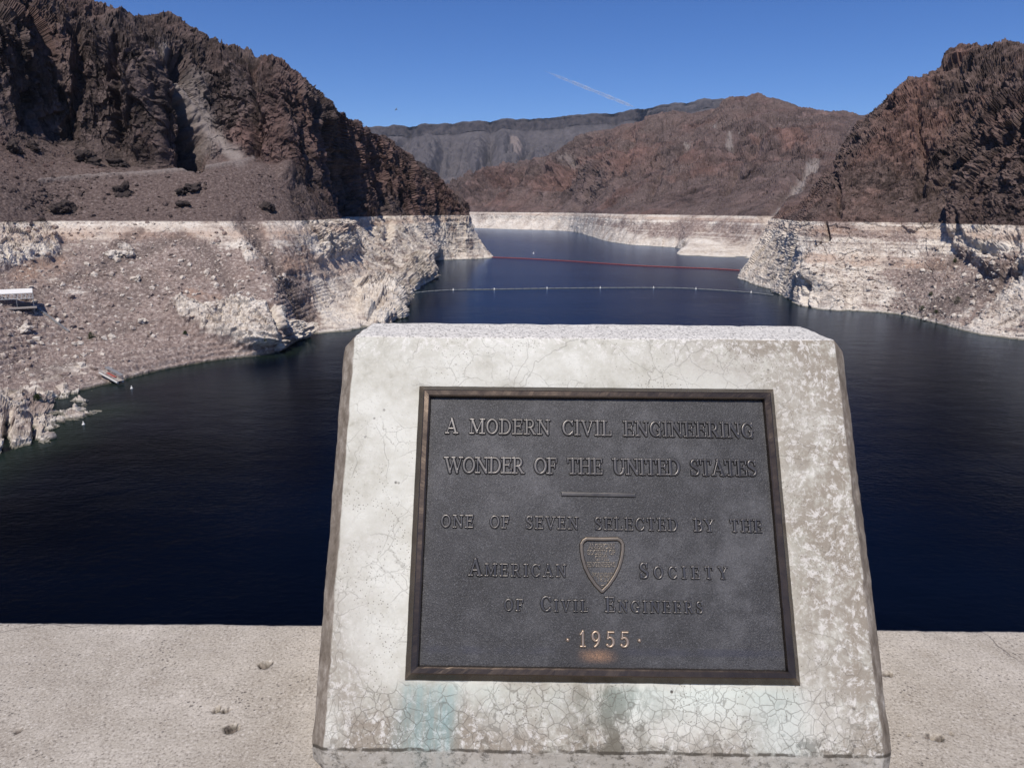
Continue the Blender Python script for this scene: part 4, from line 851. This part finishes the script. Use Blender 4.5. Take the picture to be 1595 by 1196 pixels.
# --- parapet under the monument, with chipped pockets
PZ = EYE+BASE_Z
def parapet():
    y1l = on_z(0, 968, PZ)[1]; y1r = on_z(1595, 982, PZ)[1]; x1l, x1r = on_z(0, 968, PZ)[0], on_z(1595, 982, PZ)[0]
    slope = (y1r-y1l)/(x1r-x1l)
    xs = np.concatenate([np.linspace(-30, -1.4, 30, endpoint=False), np.arange(-1.4, 1.6, .0035), np.linspace(1.6, 30, 30)])
    ys = np.arange(0.6, y1l+.0001, .0035); ys = np.concatenate([ys[ys < y1l-.003], [y1l]])
    X, Yg = np.meshgrid(xs, ys); Z = np.full(X.shape, PZ); Yw = Yg+slope*(X-x1l)
    P = np.stack([X, Yw, Z], -1)
    dz = .0012*fbm(P, .12, 3, .5, 401)+.0006*fbm(P, .02, 2, .6, 402)
    HOLE_SHADE = np.zeros(X.shape)
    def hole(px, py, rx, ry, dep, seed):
        c = on_z(px, py, PZ); rx, ry, dep = rx*.72, ry*.72, dep*.8; q = np.hypot((X-c[0])/rx, (Yw-c[1])/ry)+.42*fbm(P, .017, 4, .6, seed); k = 1-sstep(.72, .95, q); HOLE_SHADE[:] = np.maximum(HOLE_SHADE, 1-sstep(.92, 1.04, q)); return -1.5*dep*k
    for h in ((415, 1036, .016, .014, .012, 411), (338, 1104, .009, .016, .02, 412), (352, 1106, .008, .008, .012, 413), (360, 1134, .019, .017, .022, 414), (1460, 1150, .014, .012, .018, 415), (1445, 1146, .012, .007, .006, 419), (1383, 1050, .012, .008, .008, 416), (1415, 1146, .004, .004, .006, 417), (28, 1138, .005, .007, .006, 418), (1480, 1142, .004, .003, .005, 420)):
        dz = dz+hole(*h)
    ed = Yg-y1l; dz -= .0025*sstep(-.008, 0, ed); dz += .0015*np.clip(fbm(P, .03, 3, .6, 421), -1, 0)*sstep(-.02, 0, ed)
    P[..., 2] += dz
    nr, nc = X.shape; V = [P.reshape(-1, 3)]; F = [grid_faces(nr, nc)]; n = nr*nc
    for row, dy in ((nr-1, .0), (0, -.0)):
        top = P[row]; bot = top.copy(); bot[:, 2] = PZ-1.05; V.append(bot); i = np.arange(nc-1); ti = row*nc+i; bi = n+i; q = np.stack([ti, ti+1, bi+1, bi], -1)
        F.append(q if row == 0 else q[:, ::-1]); n += nc
    F[1:] = [f[:, ::-1] for f in F[1:]]
    me = mesh_np('parapet', np.concatenate(V), np.concatenate(F)); fattr(me, 'hole', np.concatenate([HOLE_SHADE.ravel(), np.zeros(2*nc)]))
    s = NT('sandy_concrete'); P_ = s.n('NewGeometry').outputs['Position']
    nb = s.noise(P_, 3.2, 5, .6); nm = s.noise(P_, 18, 5, .6); gr = s.noise(P_, 210, 4, .85); g2 = s.noise(P_, 120, 3, .7)
    c = s.ramp(s.math('ADD', s.math('MULTIPLY', nb, .6), s.math('MULTIPLY', nm, .4)), [(.36, (.34, .3, .25)), (.5, (.41, .37, .315)), (.64, (.5, .455, .395))])
    c = s.mix(s.math('MULTIPLY', s.step(.49, .36, gr), .75), c, (.12, .102, .09)); c = s.mix(s.math('MULTIPLY', s.step(.54, .66, gr), .7), c, (.66, .62, .57))
    pit = s.math('MULTIPLY', s.step(.26, .14, s.vor(P_, 110)), s.step(.52, .64, s.noise(P_, 12, 3)))
    c = s.mix(s.math('MULTIPLY', pit, .75), c, (.12, .105, .095))
    d3 = s.vor(s.warp(s.warp(P_, 3, .25), 30, .02), 1.7, 'DISTANCE_TO_EDGE'); ck = s.math('MULTIPLY', s.step(.0045, .001, d3), s.step(.46, .56, s.noise(P_, 2.4, 2)))
    c = s.mix(s.math('MULTIPLY', ck, .6), c, (.14, .12, .11))
    c = s.mix(s.math('MULTIPLY', s.attr('hole'), .93), c, s.mix(s.step(.4, .62, s.noise(P_, 110, 3)), (.022, .019, .017), (.16, .135, .12)))  # shade inside the holes is painted into the colour, over darker dirty aggregate
    h = s.math('ADD', s.math('MULTIPLY', gr, .6), s.math('MULTIPLY', g2, .4)); h = s.math('SUBTRACT', h, s.math('ADD', s.math('MULTIPLY', ck, .7), s.math('MULTIPLY', pit, .7)))
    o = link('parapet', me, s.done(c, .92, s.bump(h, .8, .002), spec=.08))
    tag(o, 'sandy grey concrete parapet with chipped holes running under the monument along the dam edge', 'parapet wall')
    return y1l
y_far = parapet()
# the dam under the parapet and the walkway the viewer stands on
bm = bmesh.new(); bmesh.ops.create_cube(bm, size=1.0)
for v_ in bm.verts: v_.co = Vector((v_.co.x*160, (v_.co.y-.5)*14+y_far-.06 + (3.5 if v_.co.z < 0 else 0)*(v_.co.y > 0), -14 if v_.co.z < 0 else PZ-1.052))
me = bpy.data.meshes.new('dam'); bm.to_mesh(me); bm.free()
tag(link('dam', me, plain('dam_concrete', (.42, .39, .35), .9, 0, .2, .6)), 'concrete dam wall falling to the lake below the parapet', 'dam')

# ------------------------------------------------------------------ loose rock, boulders, shrubs
def rock_np(rs, sub=1):
    bm = bmesh.new(); bmesh.ops.create_icosphere(bm, subdivisions=sub, radius=1.0)
    V = np.array([v.co[:] for v in bm.verts]); F = np.array([[v.index for v in f.verts] for f in bm.faces]); bm.free()
    V = V*(1+.45*rs.uniform(-1, 1, (len(V), 1)) if sub == 1 else 1+.9*fbm(V+rs.uniform(0, 99), 1.1, 4, .55, 7)[:, None])*np.array([1, rs.uniform(.7, 1.1), rs.uniform(.5, .9)]); return V, F
rs = np.random.RandomState(11); RK = [rock_np(rs) for _ in range(8)]
def rubble(key, n, regions, smin, smax, pale, mat):
    V = ALL[key]; flat = V.reshape(-1, 3); px, py = project(flat)
    VV, FF, PP, k = [], [], [], 0
    for pts, share in regions:
        m = np.where((poly(px, py, pts, 3) > .5) & (flat[:, 2] > .4))[0]
        if len(m) == 0: continue
        for i in rs.choice(m, int(n*share)):
            r = smin*(smax/smin)**(rs.rand()**4.5); a = rs.rand()*6.28; v, f = RK[rs.randint(8)]
            q = v*r; q = np.stack([q[:, 0]*math.cos(a)-q[:, 1]*math.sin(a), q[:, 0]*math.sin(a)+q[:, 1]*math.cos(a), q[:, 2]], -1)
            VV.append(q+flat[i]+np.array([0, 0, r*.15])); FF.append(f+k); k += len(v); PP.append(np.full(len(v), pale*rs.uniform(.2, 1.5)))
    me = mesh_np('loose_rock', np.concatenate(VV), np.concatenate(FF), False); p = np.clip(np.concatenate(PP), 0, 1)
    fattr(me, 'tone', p*0); fattr(me, 'scree', .9-.9*p); fattr(me, 'pale', p); fattr(me, 'chute', p*0); fattr(me, 'redm', p*0)
    tag(link('loose_rock', me, mat), kind='stuff')
rubble('left', 4600, [([(0, 345), (400, 345), (470, 470), (420, 480), (260, 500), (200, 580), (90, 600), (0, 600)], .62), ([(60, 285), (400, 262), (530, 330), (540, 340), (60, 342)], .2), ([(0, 200), (200, 262), (60, 340), (0, 300)], .18)], .22, 1.5, .6, M_LEFT)
rubble('right', 1700, [([(1260, 400), (1595, 380), (1595, 525), (1480, 505), (1260, 470)], .7), ([(1250, 300), (1490, 300), (1490, 345), (1230, 340)], .3)], .3, 1.7, .75, M_RIGHT)
def boulder(key, px, py, size, label, group, dark, seed):
    c = surf(key, px, py); v, f = rock_np(np.random.RandomState(seed), 4); me = mesh_np('boulder', v*size, f, False)
    me.update(); o = link('boulder', me, M_DARKB if dark else M_PALEB, None, c+np.array([0, 0, size*.22])); o.rotation_euler.z = seed
    tag(o, label, 'boulder', group)
def stone(name, a, b):
    s = NT(name); oc = s.n('TexCoord').outputs['Object']; n = s.noise(oc, .9, 6, .65); f = s.noise(oc, 3.5, 4, .65)
    return s.done(s.mix(s.step(.36, .64, s.math('ADD', s.math('MULTIPLY', n, .6), s.math('MULTIPLY', f, .4))), a, b), .95, s.bump(f, .8, .35), spec=.15)
M_DARKB = stone('dark_boulder_stone', (.028, .023, .023), (.075, .058, .053)); M_PALEB = stone('pale_boulder_stone', (.45, .39, .33), (.72, .67, .6))
gd, gp = 'dark boulders on the bench below the cliff', 'pale boulders on the bleached slope'
for i, (k, px, py, sz, lb, gr_, dk) in enumerate([
 ('left', 18, 232, 4.2, 'dark boulder at the foot of the left cliff, at the left edge of the photo', gd, 1),
 ('left', 52, 232, 3.6, 'dark boulder second from the left edge under the left cliff', gd, 1),
 ('left', 132, 250, 5.2, 'large dark angular boulder above the start of the light dirt track', gd, 1),
 ('left', 183, 258, 4.6, 'dark boulder just above the dirt track, right of the largest one', gd, 1),
 ('left', 191, 300, 3.6, 'dark boulder below the dirt track, farthest left of those under it', gd, 1),
 ('left', 282, 300, 2.7, 'small dark boulder left of its close neighbour below the dirt track', gd, 1),
 ('left', 300, 294, 3.4, 'dark boulder right of its close neighbour below the dirt track', gd, 1),
 ('left', 100, 327, 4.2, 'low dark boulder just above the white shoreline band at far left', gd, 1),
 ('left', 288, 318, 2.4, 'small dark boulder close above the white band, below a pair of larger ones', gd, 1),
 ('left', 418, 325, 3.2, 'dark boulder above the white band where the brown gully starts', gd, 1),
 ('left', 182, 397, 3.4, 'pale boulder on the bleached left slope, larger of two side by side', gp, 0),
 ('left', 201, 399, 2.0, 'smaller pale boulder beside a larger pale one on the left slope', gp, 0),
 ('left', 214, 435, 1.7, 'small pale boulder in the middle of the grey left scree', gp, 0),
 ('left', 222, 500, 1.5, 'small pale boulder low on the left scree, left of the white outcrop', gp, 0),
 ('left', 40, 513, 2.0, 'pale boulder on the scree below the white-roofed shelter', gp, 0)]):
    boulder(k, px, py, sz, lb, gr_, dk, 40+i)

def leaf_mat(name, a, b):
    s = NT(name); n = s.noise(s.n('TexCoord').outputs['Object'], 2.2, 4); return s.done(s.mix(n, a, b), .8, None, spec=.2)
M_LEAF = leaf_mat('shrub_leaves', (.02, .032, .012), (.06, .075, .03)); M_TWIG = plain('twig', (.08, .06, .045), .9)
def shrub(key, px, py, w_, h_, label, seed):
    c = surf(key, px, py); r2 = np.random.RandomState(seed); root = empty('shrub', c, 0); tag(root, label, 'shrub', 'green shrubs on the shore')
    V, F, k = [], [], 0
    for j in range(520):
        a, el = r2.rand()*6.28, r2.rand(); lump = .7+.3*math.sin(a*3+seed); rr = (r2.rand()**.4)*w_*.5*lump*math.sqrt(max(.05, 1-(el*1.0)**2)); p = np.array([rr*math.cos(a), rr*math.sin(a), .1+el*h_*(.75+.25*lump)])
        t = r2.normal(size=3); t /= np.linalg.norm(t); u = np.cross(t, r2.normal(size=3)); u /= np.linalg.norm(u); L = .2+.16*r2.rand()
        V += [p-t*L*.5, p+u*L*.3, p+t*L*.6, p-u*L*.3]; F.append([k, k+1, k+2, k+3]); k += 4
    link('foliage', mesh_np('foliage', V, F, False), M_LEAF, root)
    V, F, k = [], [], 0
    for j in range(9):
        a = j*.7; q = np.array([math.cos(a)*w_*.33, math.sin(a)*w_*.33, h_*.7]); s_ = np.array([-math.sin(a), math.cos(a), 0])*.05
        V += [-s_, s_, q+s_*.3, q-s_*.3]; V += [np.array([0, 0, .08])]*1; F.append([k, k+1, k+2, k+3]); k += 5
    link('stems', mesh_np('stems', V, F, False), M_TWIG, root)
for i, a in enumerate([('left', 141, 527, 3.4, 2.6, 'green shrub on the grey scree above the beached boat'), ('spit', 60, 622, 2.8, 1.8, 'low green shrub behind the rock spit at lower left'), ('left', 289, 520, 2.2, 1.4, 'small green shrub at the left foot of the white outcrop'),
  ('left', 412, 533, 2.4, 1.6, 'small dark shrub at the right foot of the white outcrop by the water'), ('right', 1490, 472, 6.5, 4.0, 'largest green shrub, on the right shore above the waterline'), ('right', 1434, 483, 4.4, 2.8, 'green shrub left of the largest one, close to the right waterline'),
  ('right', 1458, 487, 3.0, 1.8, 'small green shrub between the waterline and the largest one on the right'), ('right', 1449, 459, 3.4, 2.4, 'dull shrub higher up the right bank, left of the largest one'), ('right', 1486, 408, 3.4, 2.6, 'olive shrub on the banded right slope high above the water')]):
    shrub(*a, 70+i)

# ------------------------------------------------------------------ shelter, pipe, boat, buoys, float lines
M_WHITE = plain('white_paint', (.74, .73, .7), .6, 0, .08, 1.5); M_STEEL = plain('grey_steel', (.3, .3, .3), .5, .4); M_RED = plain('faded_red', (.3, .075, .06), .7); M_DARKM = plain('dark_metal', (.05, .05, .055), .6); M_ORANGE = plain('red_orange_plastic', (.26, .055, .05), .7); M_FLOAT = plain('dull_grey_plastic', (.13, .14, .15), .7); M_ALU = plain('pale_aluminium', (.6, .6, .58), .5, .3)
def box(bm, c, size, rot=None):
    r = bmesh.ops.create_cube(bm, size=1.0); m = Matrix.Diagonal((*size, 1)); m = (rot.to_4x4() @ m) if rot else m
    bmesh.ops.transform(bm, matrix=Matrix.Translation(Vector(c)) @ m, verts=r['verts'])
def bar(bm, a, b, r_=.05):
    a, b = Vector(a), Vector(b); d = b-a; q = d.to_track_quat('Z', 'Y').to_matrix(); box(bm, (a+b)/2, (r_*2, r_*2, d.length), q)
def fin(name, bm, mat, parent=None, bev=0.0):
    if bev: bmesh.ops.bevel(bm, geom=list(bm.edges), offset=bev, segments=1, affect='EDGES', clamp_overlap=True)
    me = bpy.data.meshes.new(name); bm.to_mesh(me); bm.free(); return link(name, me, mat, parent)
def shelter():
    p = surf('left', 30, 474); q = at(44, 456, p[1]-1); L, Wd = 26.0, 5.0
    e = empty('shelter', (q[0], p[1]+1.5, p[2]-.3), math.radians(32)); tag(e, 'white flat-roofed open shelter with lattice edge on the left slope', 'shelter')
    H = q[2]-p[2]+.3
    b = bmesh.new(); box(b, (-L/2, 0, H+.5), (L, Wd+.4, .2), Matrix.Rotation(math.radians(12), 3, 'X')); box(b, (-L/2, -Wd/2-.06, H-.05), (L+.1, .12, .34)); fin('roof', b, M_WHITE, e, .03)
    b = bmesh.new(); z0, z1 = H-.35, H-2.0; n = 22
    bar(b, (-L, -Wd/2+.1, z1), (0, -Wd/2+.1, z1), .12)
    for i in range(n+1):
        x = -L*i/n; bar(b, (x, -Wd/2+.1, z0), (x, -Wd/2+.1, z1), .1)
        if i < n: bar(b, (x, -Wd/2+.1, z1), (x-L/n, -Wd/2+.1, z0), .07)
    fin('lattice', b, M_ALU, e)
    for i in range(6):
        for y in (-Wd/2+.1, Wd/2-.1):
            b = bmesh.new(); x = -.15-i*(L-.3)/5; bar(b, (x, y, -2.5), (x, y, H-.1), .09); fin('post', b, M_STEEL, e)
    b = bmesh.new(); box(b, (-L/2, 0, -.35), (L+1.5, Wd+2.2, .5)); fin('platform', b, plain('platform_concrete', (.3, .27, .25), .9), e, .04)
    b = bmesh.new(); box(b, (-L/2, .6, .5), (L*.92, 1.6, 1.2)); fin('bench_block', b, M_DARKM, e, .05)
shelter()
def pipe():
    pts = [surf('left', 52+(108-52)*t, 474+(516-474)*t)+np.array([0, 0, .28]) for t in np.linspace(0, 1, 9)]
    b = bmesh.new()
    for a, c in zip(pts[:-1], pts[1:]): bar(b, a, c, .3)
    tag(fin('pipeline', b, M_STEEL), 'grey pipeline running down the scree from the white-roofed shelter', 'pipeline')
pipe()
def tubeline(name, pts, r_, seg, mat, parent=None, bead=True):
    """a chain of fat floats strung on a line"""
    pts = np.array(pts); d = np.r_[0, np.cumsum(np.linalg.norm(np.diff(pts, axis=0), axis=1))]; n = int(d[-1]/seg); V, F, k = [], [], 0
    prof = [(0, .25), (.06, .8), (.12, 1), (.86, 1), (.92, .8), (1, .25)] if bead else [(0, 1), (1, 1)]
    for i in range(n):
        for u, s_ in prof:
            t = (i+u)*d[-1]/n; c = np.array([np.interp(t, d, pts[:, j]) for j in range(3)]); t2 = min(t+.5, d[-1]); h = np.array([np.interp(t2, d, pts[:, j]) for j in range(3)])-np.array([np.interp(t2-1, d, pts[:, j]) for j in range(3)]); h /= np.linalg.norm(h); sd = np.array([h[1], -h[0], 0])
            for a in range(6): V.append(c+(sd*math.cos(a*PI/3)+np.array([0, 0, 1])*math.sin(a*PI/3))*r_*s_)
        m = len(prof)
        for j in range(m-1):
            for a in range(6): o = k+j*6; F.append([o+a, o+(a+1) % 6, o+6+(a+1) % 6, o+6+a])
        k += m*6
    return link(name, mesh_np(name, V, F), mat, parent)
def smooth_pts(px_pts, z):
    P = np.array([on_z(*p, z) for p in px_pts]); return pchip(P, [10]*(len(P)-1))
rb = tubeline('float_boom', smooth_pts([(762, 400.5), (800, 402), (850, 404.5), (900, 407.5), (950, 411), (1000, 414), (1060, 416.5), (1110, 418.5), (1152, 421)], .3), .55, 4.0, M_ORANGE)
tag(rb, 'thin red float boom strung right across the lake between the two rock points', 'float boom')
gb_ = tubeline('float_barrier', smooth_pts([(622, 462), (650, 456), (700, 452), (760, 451), (850, 449.5), (950, 448.5), (1040, 448.5), (1100, 451), (1160, 455), (1205, 460)], .2), .55, 6.0, M_FLOAT)
tag(gb_, 'long grey float barrier with white buoys crossing the lake nearer than the red boom', 'float barrier')
def buoy_np(r_):
    prof = [(0, -.6), (.75, -.45), (1, 0), (.9, .45), (.45, .75), (.28, 1.3), (.3, 2.1), (0, 2.2)]; n = 12; V = [(r_*a*math.cos(2*PI*j/n), r_*a*math.sin(2*PI*j/n), r_*z) for a, z in prof for j in range(n)]
    return V, [[i*n+j, i*n+(j+1) % n, (i+1)*n+(j+1) % n, (i+1)*n+j] for i in range(len(prof)-1) for j in range(n)]
for px, py in ((706, 452), (770, 451), (852, 449.5), (935, 448.7), (1018, 448.4), (1084, 450.2), (1170, 455.8)):
    v, f = buoy_np(.62); link('float', mesh_np('float', v, f), M_WHITE, gb_, on_z(px, py, .3))
for px, py, r_, lb in ((205, 605, .42, 'small white buoy floating off the beached boat'), (130, 661, .4, 'small white buoy floating off the tip of the rock spit'), (831, 395, .95, 'white buoy floating beyond the red boom in mid lake')):
    v, f = buoy_np(r_); o = link('buoy', mesh_np('buoy', v, f), M_WHITE, None, on_z(px, py, .15)); tag(o, lb, 'buoy', 'white buoys on the lake')
def boat():
    a, c = surf('left', 157, 578), on_z(189, 596, .2); d = c-a; L = np.linalg.norm(d); e = empty('pontoon_boat', a+np.array([.6, -1.2, .35])); e.rotation_euler = Vector(d).to_track_quat('X', 'Z').to_euler()
    tag(e, 'small beached pontoon boat with red deck and pale canopy at the left waterline', 'boat')
    for y in (-1.0, 1.0):
        b = bmesh.new(); bmesh.ops.create_cone(b, segments=12, radius1=.42, radius2=.42, depth=L*.94, cap_ends=True); bmesh.ops.rotate(b, verts=b.verts, matrix=Matrix.Rotation(PI/2, 3, 'Y')); bmesh.ops.translate(b, verts=b.verts, vec=(L/2, y, 0)); fin('pontoon', b, M_ALU, e, .06)
    b = bmesh.new(); box(b, (L/2, 0, .5), (L*.95, 2.7, .16)); fin('deck', b, plain('deck_boards', (.38, .33, .29), .8), e, .03)
    b = bmesh.new(); box(b, (L*.52, -.35, .75), (L*.42, 1.3, .45)); fin('seat_box', b, M_RED, e, .05)
    b = bmesh.new()
    for y in (-1.3, 1.3): bar(b, (.2, y, 1.15), (L*.93, y, 1.15), .05)
    for i in range(6):
        for y in (-1.3, 1.3): bar(b, (.2+i*(L*.93-.2)/5, y, .5), (.2+i*(L*.93-.2)/5, y, 1.15), .04)
    fin('railing', b, M_ALU, e)
    b = bmesh.new(); box(b, (L*.5, .75, 2.1), (L*.8, 1.5, .12)); fin('canopy', b, plain('canopy_grey', (.2, .2, .21), .8), e, .03)
    for x in (.15*L, .85*L):
        for y in (.1, 1.35):
            b = bmesh.new(); bar(b, (x, y, .5), (x, y, 2.1), .05); fin('canopy_post', b, M_STEEL, e)
boat()

# ------------------------------------------------------------------ in the sky
def contrail():
    a, b_, n = at(846, 110, 19000), at(990, 168, 26000), 60; V, F = [], []; A = []
    ax = (b_-a)/np.linalg.norm(b_-a); s1 = np.cross(ax, [0, 0, 1]); s1 /= np.linalg.norm(s1); s2 = np.cross(s1, ax)
    for i in range(n):
        t = i/(n-1); r_ = 48*(.7+.4*t)*(1+.12*math.sin(t*23)+.08*math.sin(t*51))
        for j in range(10): q = a+(b_-a)*t+(s1*math.cos(j*PI/5)+s2*math.sin(j*PI/5))*max(r_*min(1, t*6, (1-t)*6), 2); V.append(q); A.append(t)
    F = [[i*10+j, i*10+(j+1) % 10, (i+1)*10+(j+1) % 10, (i+1)*10+j] for i in range(n-1) for j in range(10)]
    s = NT('vapour'); s.t.nodes.remove(s.b); nz = s.noise(s.n('NewGeometry').outputs['Position'], .004, 5, .7)
    tr = s.n('BsdfTransparent'); tl = s.n('BsdfTranslucent', {'Color': (.95, .96, 1)}); di = s.n('BsdfDiffuse', {'Color': (.95, .96, 1)}); m1 = s.n('MixShader', {0: .5, 1: tl.outputs[0], 2: di.outputs[0]})
    mx = s.n('MixShader', {0: s.math('MULTIPLY', s.math('MULTIPLY', s.step(.25, .7, nz), .4), s.step(-.15, .3, s.attr('along'))), 1: tr.outputs[0], 2: m1.outputs[0]}); s.t.links.new(mx.outputs[0], s.out.inputs['Surface'])
    b2 = bmesh.new(); vv = [b2.verts.new(q) for q in V]; [b2.faces.new([vv[k] for k in f]) for f in F]; b2.faces.new(vv[:10]); b2.faces.new(vv[-10:]); bmesh.ops.recalc_face_normals(b2, faces=b2.faces); me = bpy.data.meshes.new('contrail'); b2.to_mesh(me); b2.free(); fattr(me, 'along', A); o = link('contrail', me, s.m)
    tag(o, 'thin white vapour trail slanting down the blue sky', 'contrail')
contrail()
def bird():
    c = at(617, 171, 190); b = bmesh.new(); bmesh.ops.create_uvsphere(b, u_segments=10, v_segments=8, radius=1)
    for v_ in b.verts:
        t = v_.co.y; w_ = .085*(1-.35*t*t); v_.co = Vector((v_.co.x*w_, t*.3, v_.co.z*w_))
    body = b; e = empty('bird', c, math.radians(60)); e.rotation_euler = (math.radians(20), math.radians(-38), math.radians(70)); tag(e, 'small dark bird gliding in the blue sky left of the mesa', 'bird')
    fin('body', body, M_DARKM, e)
    for s_ in (-1, 1):
        b = bmesh.new(); pts = [(.03, .1, .02), (.3, .14, .1), (.62, -.02, .06), (.32, -.04, .1), (.03, -.1, .02)]; top = [b.verts.new((s_*x, y, z+.012)) for x, y, z in pts]; bot = [b.verts.new((s_*x, y, z-.012)) for x, y, z in pts]
        b.faces.new(top); b.faces.new(bot[::-1])
        for i in range(5): b.faces.new((top[i], bot[i], bot[(i+1) % 5], top[(i+1) % 5]))
        bmesh.ops.recalc_face_normals(b, faces=b.faces); fin('wing', b, M_DARKM, e)
    b = bmesh.new(); box(b, (0, -.36, 0), (.12, .18, .02)); fin('tail', b, M_DARKM, e)
bird()

# ------------------------------------------------------------------ thin desert haze
b = bmesh.new(); bmesh.ops.create_cube(b, size=1.0)
for v_ in b.verts: v_.co = Vector((v_.co.x*29000, v_.co.y*29000, -17.5 if v_.co.z < 0 else 1750))
me = bpy.data.meshes.new('haze'); b.to_mesh(me); b.free()
hz = NT('haze_air'); hz.t.nodes.remove(hz.b); pv = hz.n('VolumePrincipled'); pv.inputs['Color'].default_value = (.72, .83, 1, 1); pv.inputs['Density'].default_value = .000013; pv.inputs['Anisotropy'].default_value = .1
hz.t.links.new(pv.outputs[0], hz.out.inputs['Volume']); tag(link('haze', me, hz.m), kind='stuff')
